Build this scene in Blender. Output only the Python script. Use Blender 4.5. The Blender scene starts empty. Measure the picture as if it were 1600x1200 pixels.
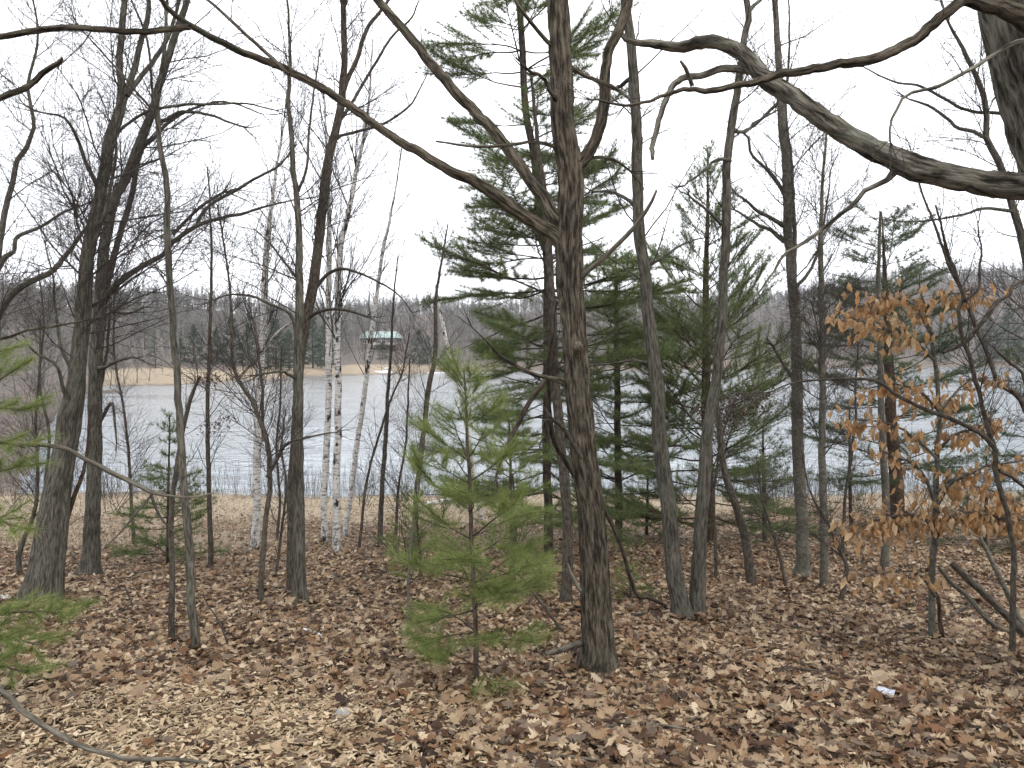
import bpy, math, random
import numpy as np

# ------------------------------------------------------------------ camera, sky, sun, exposure
SC = bpy.context.scene
COL = SC.collection
F = 1244.0                      # focal length in pixels of a 1600-wide picture
HOR = 550.0                     # picture row of the horizon
PITCH = math.atan((600 - HOR) / F)
EYE = np.array([0.0, 0.0, 1.6])
cam = bpy.data.cameras.new('camera'); camo = bpy.data.objects.new('camera', cam); COL.objects.link(camo)
cam.sensor_width = 36.0; cam.lens = F / 1600 * 36.0
cam.clip_start = 0.05; cam.clip_end = 4000
camo.location = EYE; camo.rotation_euler = (math.pi / 2 - PITCH, 0, 0)
SC.camera = camo
SC.render.engine = 'CYCLES'
SC.view_settings.view_transform = 'Standard'
SC.view_settings.look = 'None'
SC.view_settings.gamma = 1.0
SC.view_settings.exposure = 0.97
SC.view_settings.use_curve_mapping = False
SC.cycles.max_bounces = 5
SC.cycles.diffuse_bounces = 3
SC.cycles.transparent_max_bounces = 4

SUN_EL, SUN_AZ = math.radians(52), math.radians(150)
world = bpy.data.worlds.new('World'); SC.world = world; world.use_nodes = True
wt = world.node_tree; wt.nodes.clear()
wo = wt.nodes.new('ShaderNodeOutputWorld'); wb = wt.nodes.new('ShaderNodeBackground')
sky = wt.nodes.new('ShaderNodeTexSky'); sky.sky_type = 'NISHITA'; sky.sun_disc = False
sky.sun_elevation = SUN_EL; sky.sun_rotation = SUN_AZ
sky.air_density = 1.0; sky.dust_density = 3.0
wtc = wt.nodes.new('ShaderNodeTexCoord')
wno = wt.nodes.new('ShaderNodeTexNoise'); wno.inputs['Scale'].default_value = 1.6; wno.inputs['Detail'].default_value = 4
wrp = wt.nodes.new('ShaderNodeValToRGB')                  # an even overcast layer with faint cloud structure
wrp.color_ramp.elements[0].position = .3; wrp.color_ramp.elements[0].color = (.89, .92, .99, 1)
wrp.color_ramp.elements[1].position = .7; wrp.color_ramp.elements[1].color = (1.0, 1.0, 1.03, 1)
wmul = wt.nodes.new('ShaderNodeVectorMath'); wmul.operation = 'SCALE'; wmul.inputs['Scale'].default_value = 12.5
wmx = wt.nodes.new('ShaderNodeMix'); wmx.data_type = 'RGBA'; wmx.inputs['Factor'].default_value = .88
wt.links.new(wtc.outputs['Generated'], wno.inputs['Vector'])
wt.links.new(wno.outputs['Fac'], wrp.inputs['Fac'])
wt.links.new(wrp.outputs['Color'], wmul.inputs[0])
wt.links.new(sky.outputs['Color'], wmx.inputs['A'])
wt.links.new(wmul.outputs['Vector'], wmx.inputs['B'])
wt.links.new(wmx.outputs['Result'], wb.inputs['Color'])
wb.inputs['Strength'].default_value = 0.1
wt.links.new(wb.outputs['Background'], wo.inputs['Surface'])
sl = bpy.data.lights.new('sun', 'SUN'); sl.energy = 0.8; sl.angle = math.radians(25); sl.color = (1, .96, .9)
so = bpy.data.objects.new('sun', sl); COL.objects.link(so)
so.rotation_euler = (math.pi / 2 - SUN_EL, 0, math.pi - SUN_AZ)

# ------------------------------------------------------------------ helpers
def norm(v):
    v = np.asarray(v, float)
    return v / np.maximum(np.linalg.norm(v, axis=-1, keepdims=True), 1e-9)

def _hash(ix, iy, iz):
    n = (ix * 73856093) ^ (iy * 19349663) ^ (iz * 83492791)
    n = (n ^ (n >> 13)) * 1274126177
    n = n & 0x7fffffff
    return ((n ^ (n >> 16)) & 0xffff) / 65535.0

def vnoise(P):
    P = np.asarray(P, float)
    i = np.floor(P).astype(np.int64); f = P - i
    f = f * f * (3 - 2 * f)
    r = 0
    for dx in (0, 1):
        for dy in (0, 1):
            for dz in (0, 1):
                w = (f[..., 0] if dx else 1 - f[..., 0]) * (f[..., 1] if dy else 1 - f[..., 1]) * (f[..., 2] if dz else 1 - f[..., 2])
                r = r + w * _hash(i[..., 0] + dx, i[..., 1] + dy, i[..., 2] + dz)
    return r

def ss(x, a, b):
    t = np.clip((x - a) / (b - a), 0, 1)
    return t * t * (3 - 2 * t)

# ------------------------------------------------------------------ the lie of the land
WATER = -4.4
U = lambda px: (px - 800) / F
FAR_U = [U(p) for p in (-400, 20, 45, 70, 100, 140, 165, 240, 350, 470, 560, 700, 900, 1200, 1550, 2000, 2600, 3200)]
FAR_D = [33, 33, 38, 62, 88, 118, 136, 142, 156, 190, 208, 226, 250, 285, 325, 330, 250, 33]
CRE_U = [U(p) for p in (-600, 0, 300, 600, 760, 1000, 1250, 1400, 1600, 2200)]
CRE_D = [420, 420, 470, 500, 560, 620, 620, 620, 620, 600]
CRE_Z = [25, 25, 26, 24, 25, 34, 42, 52, 56, 46]

def ground_z(x, y):
    x = np.asarray(x, float); y = np.asarray(y, float)
    ys = np.maximum(y, .5)
    u = np.clip(x / ys, -3, 3)
    yn = 33 + 1.1 * np.sin(x * .35 + 1) + .5 * np.sin(x * 1.1)
    near = np.where(y > 0, -.133 * y, -.05 * y)
    bump = .05 * np.sin(x * .9 + .4) * np.sin(y * .8 + 1.3) + .028 * np.sin(x * 2.3 + y * 1.7) + .02 * np.sin(x * 4.1 - y * 3.3 + 2)
    bump = bump + .3 * ss(np.abs(x), 6, 30) * np.sin(x * .21 + y * .13)
    near = near + bump * ss(np.sqrt(x * x + y * y), .3, 2.5)
    yf = np.maximum(np.interp(u, FAR_U, FAR_D), yn)
    yf = yf + np.where(yf > yn + 2, 2.6 * np.sin(u * 47) + 1.8 * np.sin(u * 110 + 1) + 1.0 * np.sin(u * 260), 0)
    sin_ = np.minimum(y - yn, yf - y)
    lake = WATER - np.clip(.10 * sin_, 0, 1.8)
    s = np.maximum(y - yf, 0)
    cd = np.interp(u, CRE_U, CRE_D); cz = np.interp(u, CRE_U, CRE_Z)
    hill = WATER + .045 * np.minimum(s, 60) + 1.0 * ss(s, 0, 14) + (cz - WATER - 3.7) * ss(s, 35, np.maximum(cd - yf, 80)) \
        - 12 * ss(y, 700, 1500)
    hill = hill + ss(s, 60, 200) * (3.0 * np.sin(x * .021 + 1) + 2 * np.sin(x * .05 + y * .01))
    spit = np.exp(-((u - U(165)) / .055) ** 2 - ((y - 117) / 4) ** 2) * 2.25
    z = np.where(y < yn, near, np.where(y < yf, np.maximum(lake, lake + spit), hill))
    z = np.where((y >= yn - 2.5) & (y < yn), np.maximum(z, WATER + .04 * (yn - y)), z)
    return z

EYE[2] = 1.6 + float(ground_z(0, 0)); camo.location = EYE
_up = np.array([0, math.sin(PITCH), math.cos(PITCH)]); _fw = np.array([0, math.cos(PITCH), -math.sin(PITCH)]); _rt = np.array([1., 0, 0])

def at(px, py, d):
    """the point of the place seen at photo position px, py, d metres ahead"""
    v = _fw + _rt * (px - 800) / F + _up * (600 - py) / F
    return EYE + v * (d / v[1])

def on_ground(px, py, dmin=2.0):
    v = _fw + _rt * (px - 800) / F + _up * (600 - py) / F
    d = np.arange(dmin, 420, .02)
    P = EYE + v * (d / v[1])[:, None]
    below = P[:, 2] <= ground_z(P[:, 0], P[:, 1])
    i = int(np.argmax(below)) if below.any() else len(d) - 1
    return P[i]

# ------------------------------------------------------------------ materials
def nodes(name):
    m = bpy.data.materials.new(name); m.use_nodes = True
    t = m.node_tree; b = t.nodes['Principled BSDF']
    b.inputs['Roughness'].default_value = .85
    b.inputs['Specular IOR Level'].default_value = .2
    return m, t, b

def ramp(t, stops):
    r = t.nodes.new('ShaderNodeValToRGB'); e = r.color_ramp.elements
    while len(e) < len(stops): e.new(.5)
    for k, (p, c) in enumerate(stops):
        e[k].position = p; e[k].color = (*c, 1)
    return r

def noise(t, vec, scale, detail=4, rough=.6):
    n = t.nodes.new('ShaderNodeTexNoise'); n.inputs['Scale'].default_value = scale
    n.inputs['Detail'].default_value = detail; n.inputs['Roughness'].default_value = rough
    if vec is not None: t.links.new(vec, n.inputs['Vector'])
    return n

def mixc(t, fac, a, b, mode='MIX'):
    m = t.nodes.new('ShaderNodeMix'); m.data_type = 'RGBA'; m.blend_type = mode
    for s, v in (('Factor', fac), ('A', a), ('B', b)):
        sock = m.inputs[s]
        if hasattr(v, 'is_linked') or isinstance(v, bpy.types.NodeSocket): t.links.new(v, sock)
        elif s == 'Factor': sock.default_value = v
        else: sock.default_value = (*v, 1)
    return m.outputs['Result']

def attr(t, name, kind='GEOMETRY'):
    a = t.nodes.new('ShaderNodeAttribute'); a.attribute_name = name; a.attribute_type = kind
    return a

def bump(t, b, h, strength=.5, dist=.01):
    n = t.nodes.new('ShaderNodeBump'); n.inputs['Strength'].default_value = strength; n.inputs['Distance'].default_value = dist
    t.links.new(h, n.inputs['Height']); t.links.new(n.outputs['Normal'], b.inputs['Normal'])
    return n

def stretch(t, vec, sx, sy, sz, rz=0.0):
    m = t.nodes.new('ShaderNodeMapping'); m.inputs['Scale'].default_value = (sx, sy, sz); m.inputs['Rotation'].default_value = (0, 0, rz)
    t.links.new(vec, m.inputs['Vector'])
    return m.outputs['Vector']

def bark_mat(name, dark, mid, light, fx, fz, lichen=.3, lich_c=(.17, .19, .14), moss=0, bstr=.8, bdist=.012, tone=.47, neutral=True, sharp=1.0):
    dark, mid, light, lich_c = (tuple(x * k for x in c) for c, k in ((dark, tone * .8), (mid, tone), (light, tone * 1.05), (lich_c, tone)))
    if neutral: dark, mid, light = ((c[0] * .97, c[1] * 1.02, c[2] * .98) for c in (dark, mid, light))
    m, t, b = nodes(name)
    a = attr(t, 'bk'); v = a.outputs['Vector']
    n1 = noise(t, stretch(t, v, fx, fx, fz), 1, 5, .65)
    n2 = noise(t, stretch(t, v, 7, 7, 3), 1, 4)
    r = ramp(t, [(.5 - .14 * sharp, dark), (.5, mid), (.5 + .14 * sharp, light)])
    t.links.new(n1.outputs['Fac'], r.inputs['Fac'])
    k = ramp(t, [(.52, (0, 0, 0)), (.66, (lichen,) * 3)]); t.links.new(n2.outputs['Fac'], k.inputs['Fac'])
    c = mixc(t, k.outputs['Color'], r.outputs['Color'], lich_c)
    n3 = noise(t, v, 2.3, 3)
    k3 = ramp(t, [(.3, (.72,) * 3), (.7, (1.2,) * 3)]); t.links.new(n3.outputs['Fac'], k3.inputs['Fac'])
    c = mixc(t, 1.0, c, k3.outputs['Color'], 'MULTIPLY')
    if moss:
        h = attr(t, 'hgt')
        hm = t.nodes.new('ShaderNodeMath'); hm.operation = 'MULTIPLY_ADD'; hm.inputs[1].default_value = -5.0; hm.inputs[2].default_value = 1.0
        t.links.new(h.outputs['Fac'], hm.inputs[0])
        ad = t.nodes.new('ShaderNodeMath'); ad.operation = 'ADD'; t.links.new(hm.outputs[0], ad.inputs[0]); t.links.new(n2.outputs['Fac'], ad.inputs[1])
        mr = ramp(t, [(.75, (0, 0, 0)), (1.0, (moss,) * 3)]); t.links.new(ad.outputs[0], mr.inputs['Fac'])
        c = mixc(t, mr.outputs['Color'], c, (.12, .13, .03))
    t.links.new(c, b.inputs['Base Color'])
    bump(t, b, n1.outputs['Fac'], bstr, bdist)
    b.inputs['Roughness'].default_value = .95; b.inputs['Specular IOR Level'].default_value = .1
    return m

M = {}
M['oak'] = bark_mat('oak_bark', (.055, .043, .034), (.155, .122, .094), (.30, .245, .19), 46, 7, .18, moss=.7, bstr=1, bdist=.04, sharp=.8, tone=.51)
M['plate'] = bark_mat('plated_bark', (.05, .042, .036), (.20, .17, .14), (.38, .335, .285), 26, 4.5, .5, (.30, .32, .25), bstr=1, bdist=.05, tone=.58, sharp=.8)
M['grey'] = bark_mat('grey_bark', (.09, .077, .064), (.165, .143, .119), (.25, .222, .19), 52, 9, .4, moss=.6, sharp=.8, tone=.51)
M['brown'] = bark_mat('brown_bark', (.085, .064, .052), (.15, .118, .097), (.23, .19, .16), 45, 18, .3, moss=.4)
M['smooth'] = bark_mat('smooth_bark', (.12, .105, .088), (.17, .15, .127), (.23, .20, .165), 24, 30, .3, moss=.4, bstr=.5, bdist=.006, tone=.64)
M['pine'] = bark_mat('pine_bark', (.06, .044, .036), (.12, .088, .072), (.19, .145, .12), 40, 12, .15)
M['redpine'] = bark_mat('red_pine_bark', (.07, .045, .034), (.14, .09, .068), (.21, .145, .11), 40, 12, .1)
M['twig'] = bark_mat('twig_bark', (.095, .074, .068), (.135, .108, .098), (.19, .155, .143), 60, 20, .15, bstr=.3)
M['deadwood'] = bark_mat('dead_wood', (.13, .105, .085), (.22, .185, .15), (.34, .30, .25), 45, 8, .3, (.36, .35, .31))
M['bleached'] = bark_mat('bleached_wood', (.36, .32, .28), (.5, .46, .41), (.62, .58, .53), 40, 8, .1)
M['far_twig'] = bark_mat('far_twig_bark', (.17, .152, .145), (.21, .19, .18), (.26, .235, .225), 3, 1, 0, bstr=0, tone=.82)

def birch_mat():
    m, t, b = nodes('birch_bark')
    v = attr(t, 'bk').outputs['Vector']
    n1 = noise(t, stretch(t, v, 9, 9, 34), 1, 5, .7)
    r = ramp(t, [(.35, (.04, .034, .03)), (.42, (.28, .26, .24)), (.52, (.53, .52, .495))])
    t.links.new(n1.outputs['Fac'], r.inputs['Fac'])
    n2 = noise(t, stretch(t, v, 9, 9, 5), 1, 3)
    r2 = ramp(t, [(.36, (.05, .04, .035)), (.44, (1, 1, 1))]); t.links.new(n2.outputs['Fac'], r2.inputs['Fac'])
    c = mixc(t, 1.0, r.outputs['Color'], r2.outputs['Color'], 'MULTIPLY')
    n3 = noise(t, stretch(t, v, 16, 16, 9), 1, 4, .7)
    h = attr(t, 'hgt'); hm = t.nodes.new('ShaderNodeMath'); hm.operation = 'MULTIPLY_ADD'; hm.inputs[1].default_value = -.45; hm.inputs[2].default_value = .22
    t.links.new(h.outputs['Fac'], hm.inputs[0])
    mx0 = t.nodes.new('ShaderNodeMath'); mx0.operation = 'MAXIMUM'; mx0.inputs[1].default_value = -.12; t.links.new(hm.outputs[0], mx0.inputs[0])
    ad = t.nodes.new('ShaderNodeMath'); ad.operation = 'ADD'; t.links.new(mx0.outputs[0], ad.inputs[0]); t.links.new(n3.outputs['Fac'], ad.inputs[1])
    kr = ramp(t, [(.52, (0, 0, 0)), (.62, (.85,) * 3)]); t.links.new(ad.outputs[0], kr.inputs['Fac'])
    t.links.new(mixc(t, kr.outputs['Color'], c, (.085, .075, .066)), b.inputs['Base Color'])
    bump(t, b, n1.outputs['Fac'], .4, .005)
    b.inputs['Roughness'].default_value = .7
    return m
M['birch'] = birch_mat()

def needle_mat(name, c0, c1, c2):
    m, t, b = nodes(name)
    a = attr(t, 'rnd')
    r = ramp(t, [(0, c0), (.55, c1), (1, c2)]); t.links.new(a.outputs['Fac'], r.inputs['Fac'])
    t.links.new(r.outputs['Color'], b.inputs['Base Color'])
    b.inputs['Roughness'].default_value = .55; b.inputs['Specular IOR Level'].default_value = .3
    tr = t.nodes.new('ShaderNodeBsdfTranslucent'); t.links.new(r.outputs['Color'], tr.inputs['Color'])
    mx = t.nodes.new('ShaderNodeMixShader'); mx.inputs[0].default_value = .4
    o = t.nodes['Material Output']
    t.links.new(b.outputs[0], mx.inputs[1]); t.links.new(tr.outputs[0], mx.inputs[2]); t.links.new(mx.outputs[0], o.inputs['Surface'])
    return m
M['needle_young'] = needle_mat('young_pine_needles', (.10, .135, .042), (.175, .22, .062), (.28, .31, .11))
M['needle'] = needle_mat('pine_needles', (.078, .108, .042), (.125, .165, .057), (.19, .22, .085))
M['needle_dark'] = needle_mat('dark_pine_needles', (.048, .072, .038), (.080, .112, .052), (.125, .15, .072))
M['needle_far'] = needle_mat('far_pine_needles', (.042, .070, .046), (.066, .10, .062), (.09, .125, .08))

def leaf_mat(name, stops, trans=.15):
    m, t, b = nodes(name)
    oi = t.nodes.new('ShaderNodeObjectInfo')
    r = ramp(t, stops); t.links.new(oi.outputs['Random'], r.inputs['Fac'])
    tc = t.nodes.new('ShaderNodeTexCoord')
    n = noise(t, tc.outputs['Object'], 26, 4, .7)
    k = ramp(t, [(.3, (.62, .58, .55)), (.7, (1.18, 1.16, 1.14))]); t.links.new(n.outputs['Fac'], k.inputs['Fac'])
    c = mixc(t, 1.0, r.outputs['Color'], k.outputs['Color'], 'MULTIPLY')
    g = t.nodes.new('ShaderNodeNewGeometry')
    c = mixc(t, g.outputs['Backfacing'], c, mixc(t, .35, c, (.27, .215, .155)))
    t.links.new(c, b.inputs['Base Color'])
    b.inputs['Roughness'].default_value = .6; b.inputs['Specular IOR Level'].default_value = .3
    tr = t.nodes.new('ShaderNodeBsdfTranslucent'); t.links.new(c, tr.inputs['Color'])
    mx = t.nodes.new('ShaderNodeMixShader'); mx.inputs[0].default_value = trans
    t.links.new(b.outputs[0], mx.inputs[1]); t.links.new(tr.outputs[0], mx.inputs[2])
    t.links.new(mx.outputs[0], t.nodes['Material Output'].inputs['Surface'])
    return m
LEAF_STOPS = [(0, (.030, .016, .009)), (.20, (.075, .037, .018)), (.38, (.165, .083, .036)), (.54, (.215, .136, .073)), (.72, (.285, .198, .116)),
              (.89, (.36, .275, .175)), (1, (.52, .42, .29))]
M['leaf'] = leaf_mat('dead_oak_leaf', LEAF_STOPS)
M['leaf_beech'] = leaf_mat('dry_beech_leaf', [(0, (.36, .18, .065)), (.3, (.50, .285, .115)), (.65, (.60, .39, .19)), (1, (.74, .58, .37))], .35)
M['leaf_dark'] = leaf_mat('curled_dark_leaf', [(0, (.06, .035, .03)), (1, (.15, .09, .07))])

def simple(name, c, rough=.8, var=.25, scale=4, spec=.2, metal=0):
    m, t, b = nodes(name)
    tc = t.nodes.new('ShaderNodeTexCoord')
    n = noise(t, tc.outputs['Object'], scale, 5)
    r = ramp(t, [(.3, tuple(x * (1 - var) for x in c)), (.7, tuple(min(x * (1 + var), 1) for x in c))])
    t.links.new(n.outputs['Fac'], r.inputs['Fac']); t.links.new(r.outputs['Color'], b.inputs['Base Color'])
    b.inputs['Roughness'].default_value = rough; b.inputs['Specular IOR Level'].default_value = spec; b.inputs['Metallic'].default_value = metal
    return m
M['snow'] = simple('old_snow', (.50, .51, .52), .8, .1, 2)
M['roof'] = simple('green_roof_metal', (.30, .385, .36), .5, .12, .6)
M['siding'] = simple('brown_siding', (.15, .12, .105), .8, .15, 1)
M['trim'] = simple('white_trim', (.62, .60, .56), .6, .08, 3)
M['glass'] = simple('window_glass', (.06, .07, .08), .1, .1, 1, .5)
M['stone'] = simple('grey_stone', (.26, .25, .24), .9, .3, 9)
M['paper'] = simple('white_paper', (.42, .43, .45), .7, .06, 20)
M['moss'] = simple('green_moss', (.12, .135, .03), 1, .4, 40)

def grass_mat():
    m, t, b = nodes('dry_grass')
    r = ramp(t, [(0, (.17, .130, .088)), (.5, (.27, .22, .15)), (1, (.38, .325, .23))])
    t.links.new(attr(t, 'rnd').outputs['Fac'], r.inputs['Fac']); t.links.new(r.outputs['Color'], b.inputs['Base Color'])
    return m
M['grass'] = grass_mat()

def ground_mat():
    m, t, b = nodes('forest_floor')
    g = t.nodes.new('ShaderNodeNewGeometry'); p = g.outputs['Position']
    vo = t.nodes.new('ShaderNodeTexVoronoi'); vo.inputs['Scale'].default_value = 13; t.links.new(p, vo.inputs['Vector'])
    sp = t.nodes.new('ShaderNodeSeparateColor'); t.links.new(vo.outputs['Color'], sp.inputs[0])
    leafc = ramp(t, [(p_, tuple(x * .72 for x in c_)) for p_, c_ in LEAF_STOPS]); t.links.new(sp.outputs[0], leafc.inputs['Fac'])
    n = noise(t, p, 30, 4); soil = ramp(t, [(.35, (.022, .015, .011)), (.65, (.075, .048, .032))]); t.links.new(n.outputs['Fac'], soil.inputs['Fac'])
    c = mixc(t, .45, soil.outputs['Color'], leafc.outputs['Color'])
    z = attr(t, 'zone'); zs = t.nodes.new('ShaderNodeSeparateColor'); t.links.new(z.outputs['Color'], zs.inputs[0])
    ng = noise(t, p, 5, 6, .7); gr = ramp(t, [(.3, (.17, .130, .090)), (.55, (.28, .226, .155)), (.75, (.37, .31, .22))]); t.links.new(ng.outputs['Fac'], gr.inputs['Fac'])
    c = mixc(t, zs.outputs[0], c, gr.outputs['Color'])
    nf = noise(t, p, .35, 6, .7); fr = ramp(t, [(.3, (.075, .06, .05)), (.6, (.11, .088, .072)), (.8, (.16, .122, .092))]); t.links.new(nf.outputs['Fac'], fr.inputs['Fac'])
    c = mixc(t, zs.outputs[1], c, fr.outputs['Color'])
    nm = noise(t, p, 3, 5); mr = ramp(t, [(.3, (.07, .055, .045)), (.7, (.17, .135, .105))]); t.links.new(nm.outputs['Fac'], mr.inputs['Fac'])
    c = mixc(t, zs.outputs[2], c, mr.outputs['Color'])
    t.links.new(c, b.inputs['Base Color'])
    bump(t, b, vo.outputs['Distance'], .6, .02)
    return m
M['ground'] = ground_mat()

def water_mat():
    m, t, b = nodes('lake_water')
    g = t.nodes.new('ShaderNodeNewGeometry'); p = g.outputs['Position']
    n1 = noise(t, stretch(t, p, .16, .55, 1, .22), 1, 5, .62)
    n2 = noise(t, stretch(t, p, 1.5, 3.6, 1, .22), 1, 3, .55)
    n0 = noise(t, stretch(t, p, .035, .10, 1), 1, 3, .6)          # gust patches
    ws = ramp(t, [(.38, (.22,) * 3), (.62, (1,) * 3)]); t.links.new(n0.outputs['Fac'], ws.inputs['Fac'])
    ma = t.nodes.new('ShaderNodeMath'); ma.operation = 'MULTIPLY_ADD'; ma.inputs[1].default_value = .22
    t.links.new(n2.outputs['Fac'], ma.inputs[0]); t.links.new(n1.outputs['Fac'], ma.inputs[2])
    b.inputs['Base Color'].default_value = (.14, .17, .19, 1)
    b.inputs['Roughness'].default_value = .08; b.inputs['IOR'].default_value = 1.333; b.inputs['Specular IOR Level'].default_value = .5
    bn = bump(t, b, ma.outputs[0], 1.0, .42)
    t.links.new(ws.outputs['Color'], bn.inputs['Strength'])
    return m
M['water'] = water_mat()

# ------------------------------------------------------------------ meshes and objects
def mesh(name, V, Q=None, T=None, mats=(), attrs=None, smooth=True):
    me = bpy.data.meshes.new(name)
    V = np.asarray(V, np.float32)
    me.vertices.add(len(V)); me.vertices.foreach_set('co', V.ravel())
    loops, starts, k = [], [], 0
    for A, n in ((Q, 4), (T, 3)):
        if A is not None and len(A):
            A = np.asarray(A, np.int32); loops.append(A.ravel()); starts.append(k + np.arange(len(A), dtype=np.int32) * n); k += A.size
    if loops:
        L = np.concatenate(loops); S = np.concatenate(starts)
        me.loops.add(len(L)); me.loops.foreach_set('vertex_index', L)
        me.polygons.add(len(S)); me.polygons.foreach_set('loop_start', S)
        me.polygons.foreach_set('use_smooth', np.full(len(S), smooth))
    for n, (kind, data) in (attrs or {}).items():
        a = me.attributes.new(n, kind, 'POINT')
        a.data.foreach_set('vector' if kind == 'FLOAT_VECTOR' else 'color' if kind == 'FLOAT_COLOR' else 'value',
                           np.asarray(data, np.int32 if kind == 'INT' else np.float32).ravel())
    me.update(calc_edges=True)
    for m in mats: me.materials.append(m)
    return me

def obj(name, me, parent=None, loc=None):
    o = bpy.data.objects.new(name, me); COL.objects.link(o)
    if parent: o.parent = parent
    if loc is not None: o.location = loc
    return o

def tag(o, label=None, cat=None, group=None, kind=None):
    for k, v in (('label', label), ('category', cat), ('group', group), ('kind', kind)):
        if v: o[k] = v
    return o

def thing(name, label, cat, loc, group=None):
    o = bpy.data.objects.new(name, None); COL.objects.link(o); o.location = loc; o.empty_display_size = .2
    return tag(o, label, cat, group)

class Tubes:
    """collects tapering tubes and builds them as one mesh"""
    def __init__(s): s.g = {}
    def add(s, pts, rad, sides=5):
        pts = np.asarray(pts, float); s.g.setdefault((len(pts), sides), []).append((pts, np.asarray(rad, float)))
    def arrays(s, rng, disp=None, flare=0):
        VV, QQ, BK, HH, off = [], [], [], [], 0
        for (n, k), L in s.g.items():
            P = np.stack([a for a, _ in L]); R = np.stack([b for _, b in L]); m = len(L)
            T = norm(np.gradient(P, axis=1))
            mt = np.abs(T.mean(1))
            ref = np.where((mt[:, 2] > .75)[:, None], np.array([0, 1., 0]), np.array([0, 0, 1.]))[:, None, :]
            N = norm(np.cross(T, np.broadcast_to(ref, T.shape))); B = np.cross(T, N)
            ln = np.concatenate([np.zeros((m, 1)), np.cumsum(np.linalg.norm(np.diff(P, axis=1), axis=-1), axis=1)], 1)
            th = np.arange(k) * 2 * math.pi / k
            c, sn = np.cos(th), np.sin(th)
            rr = np.repeat(R[:, :, None], k, 2)
            bk = np.stack([rr * c, rr * sn, np.repeat(ln[:, :, None], k, 2)], -1)
            ofs = rng.uniform(0, 40, (m, 1, 1, 3))
            if flare:
                rr = rr * (1 + flare * np.exp(-np.maximum(ln - .15, 0) / .18)[:, :, None] * np.cos(5 * th + 1.3 + .7 * np.sin(2 * th)))
            if disp: rr = rr + disp(bk + ofs, rr)
            V = P[:, :, None, :] + rr[..., None] * (N[:, :, None, :] * c[:, None] + B[:, :, None, :] * sn[:, None])
            i = np.arange(n - 1)[:, None]; j = np.arange(k)[None]
            q = np.stack([i * k + j, i * k + (j + 1) % k, (i + 1) * k + (j + 1) % k, (i + 1) * k + j], -1).reshape(-1, 4)
            QQ.append((q[None] + (np.arange(m) * n * k)[:, None, None] + off).reshape(-1, 4))
            VV.append(V.reshape(-1, 3)); BK.append((bk + ofs).reshape(-1, 3)); HH.append(np.repeat(ln[:, :, None], k, 2).ravel())
            off += m * n * k
        return np.concatenate(VV), np.concatenate(QQ), np.concatenate(BK), np.concatenate(HH)
    def build(s, name, mat, rng, parent=None, origin=None, up=5.0, **kw):
        if not s.g: return None
        V, Q, BK, H = s.arrays(rng, **kw)
        if origin is not None: V = V - origin
        return obj(name, mesh(name, V, Q, None, [mat], {'bk': ('FLOAT_VECTOR', BK), 'hgt': ('FLOAT', H + up)}), parent)

def spline(C, n):
    """Catmull-Rom through the rows of C (any columns), n samples evenly spaced in parameter"""
    C = np.asarray(C, float)
    if len(C) < 3:
        t = np.linspace(0, 1, n)[:, None]; return C[0] * (1 - t) + C[-1] * t
    P = np.vstack([2 * C[0] - C[1], C, 2 * C[-1] - C[-2]])
    seg = np.linalg.norm(np.diff(C[:, :3], axis=0), axis=1) ; cum = np.concatenate([[0], np.cumsum(seg)])
    u = np.linspace(0, cum[-1], n); i = np.clip(np.searchsorted(cum, u, 'right') - 1, 0, len(seg) - 1)
    t = ((u - cum[i]) / np.maximum(seg[i], 1e-9))[:, None]
    a, b, c, d = P[i], P[i + 1], P[i + 2], P[i + 3]
    return .5 * (2 * b + (c - a) * t + (2 * a - 5 * b + 4 * c - d) * t * t + (3 * b - a - 3 * c + d) * t ** 3)

def trace(pts, d, off=0, n=None, step=.12, wob=.0, rng=None):
    """photo polyline (px, py, width) at depth d, its far end off metres deeper -> points, radii"""
    m = len(pts); C = []
    for i, (px, py, w) in enumerate(pts):
        dd = d + off * i / max(m - 1, 1)
        C.append([*at(px, py, dd), w * .5 * dd / F])
    C = np.array(C)
    L = np.linalg.norm(np.diff(C[:, :3], axis=0), axis=1).sum()
    n = n or int(min(max(L / step, 4), 90))
    S = spline(C, n)
    if wob and rng is not None:
        w = np.cumsum(rng.normal(0, wob, (n, 3)), 0); w -= np.linspace(0, 1, n)[:, None] * w[-1]; S[:, :3] += w
    return S[:, :3], np.maximum(S[:, 3], .0008)

def shoot(p, d, L, n, rng, wob=.18, up=.06):
    D = norm(d) + np.cumsum(rng.normal(0, wob, (n - 1, 3)), 0) * .6 + rng.normal(0, wob * .5, (n - 1, 3)) + np.outer(np.arange(n - 1) * up, [0, 0, 1])
    return np.vstack([p, p + np.cumsum(norm(D) * (L / (n - 1)), 0)])

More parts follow.
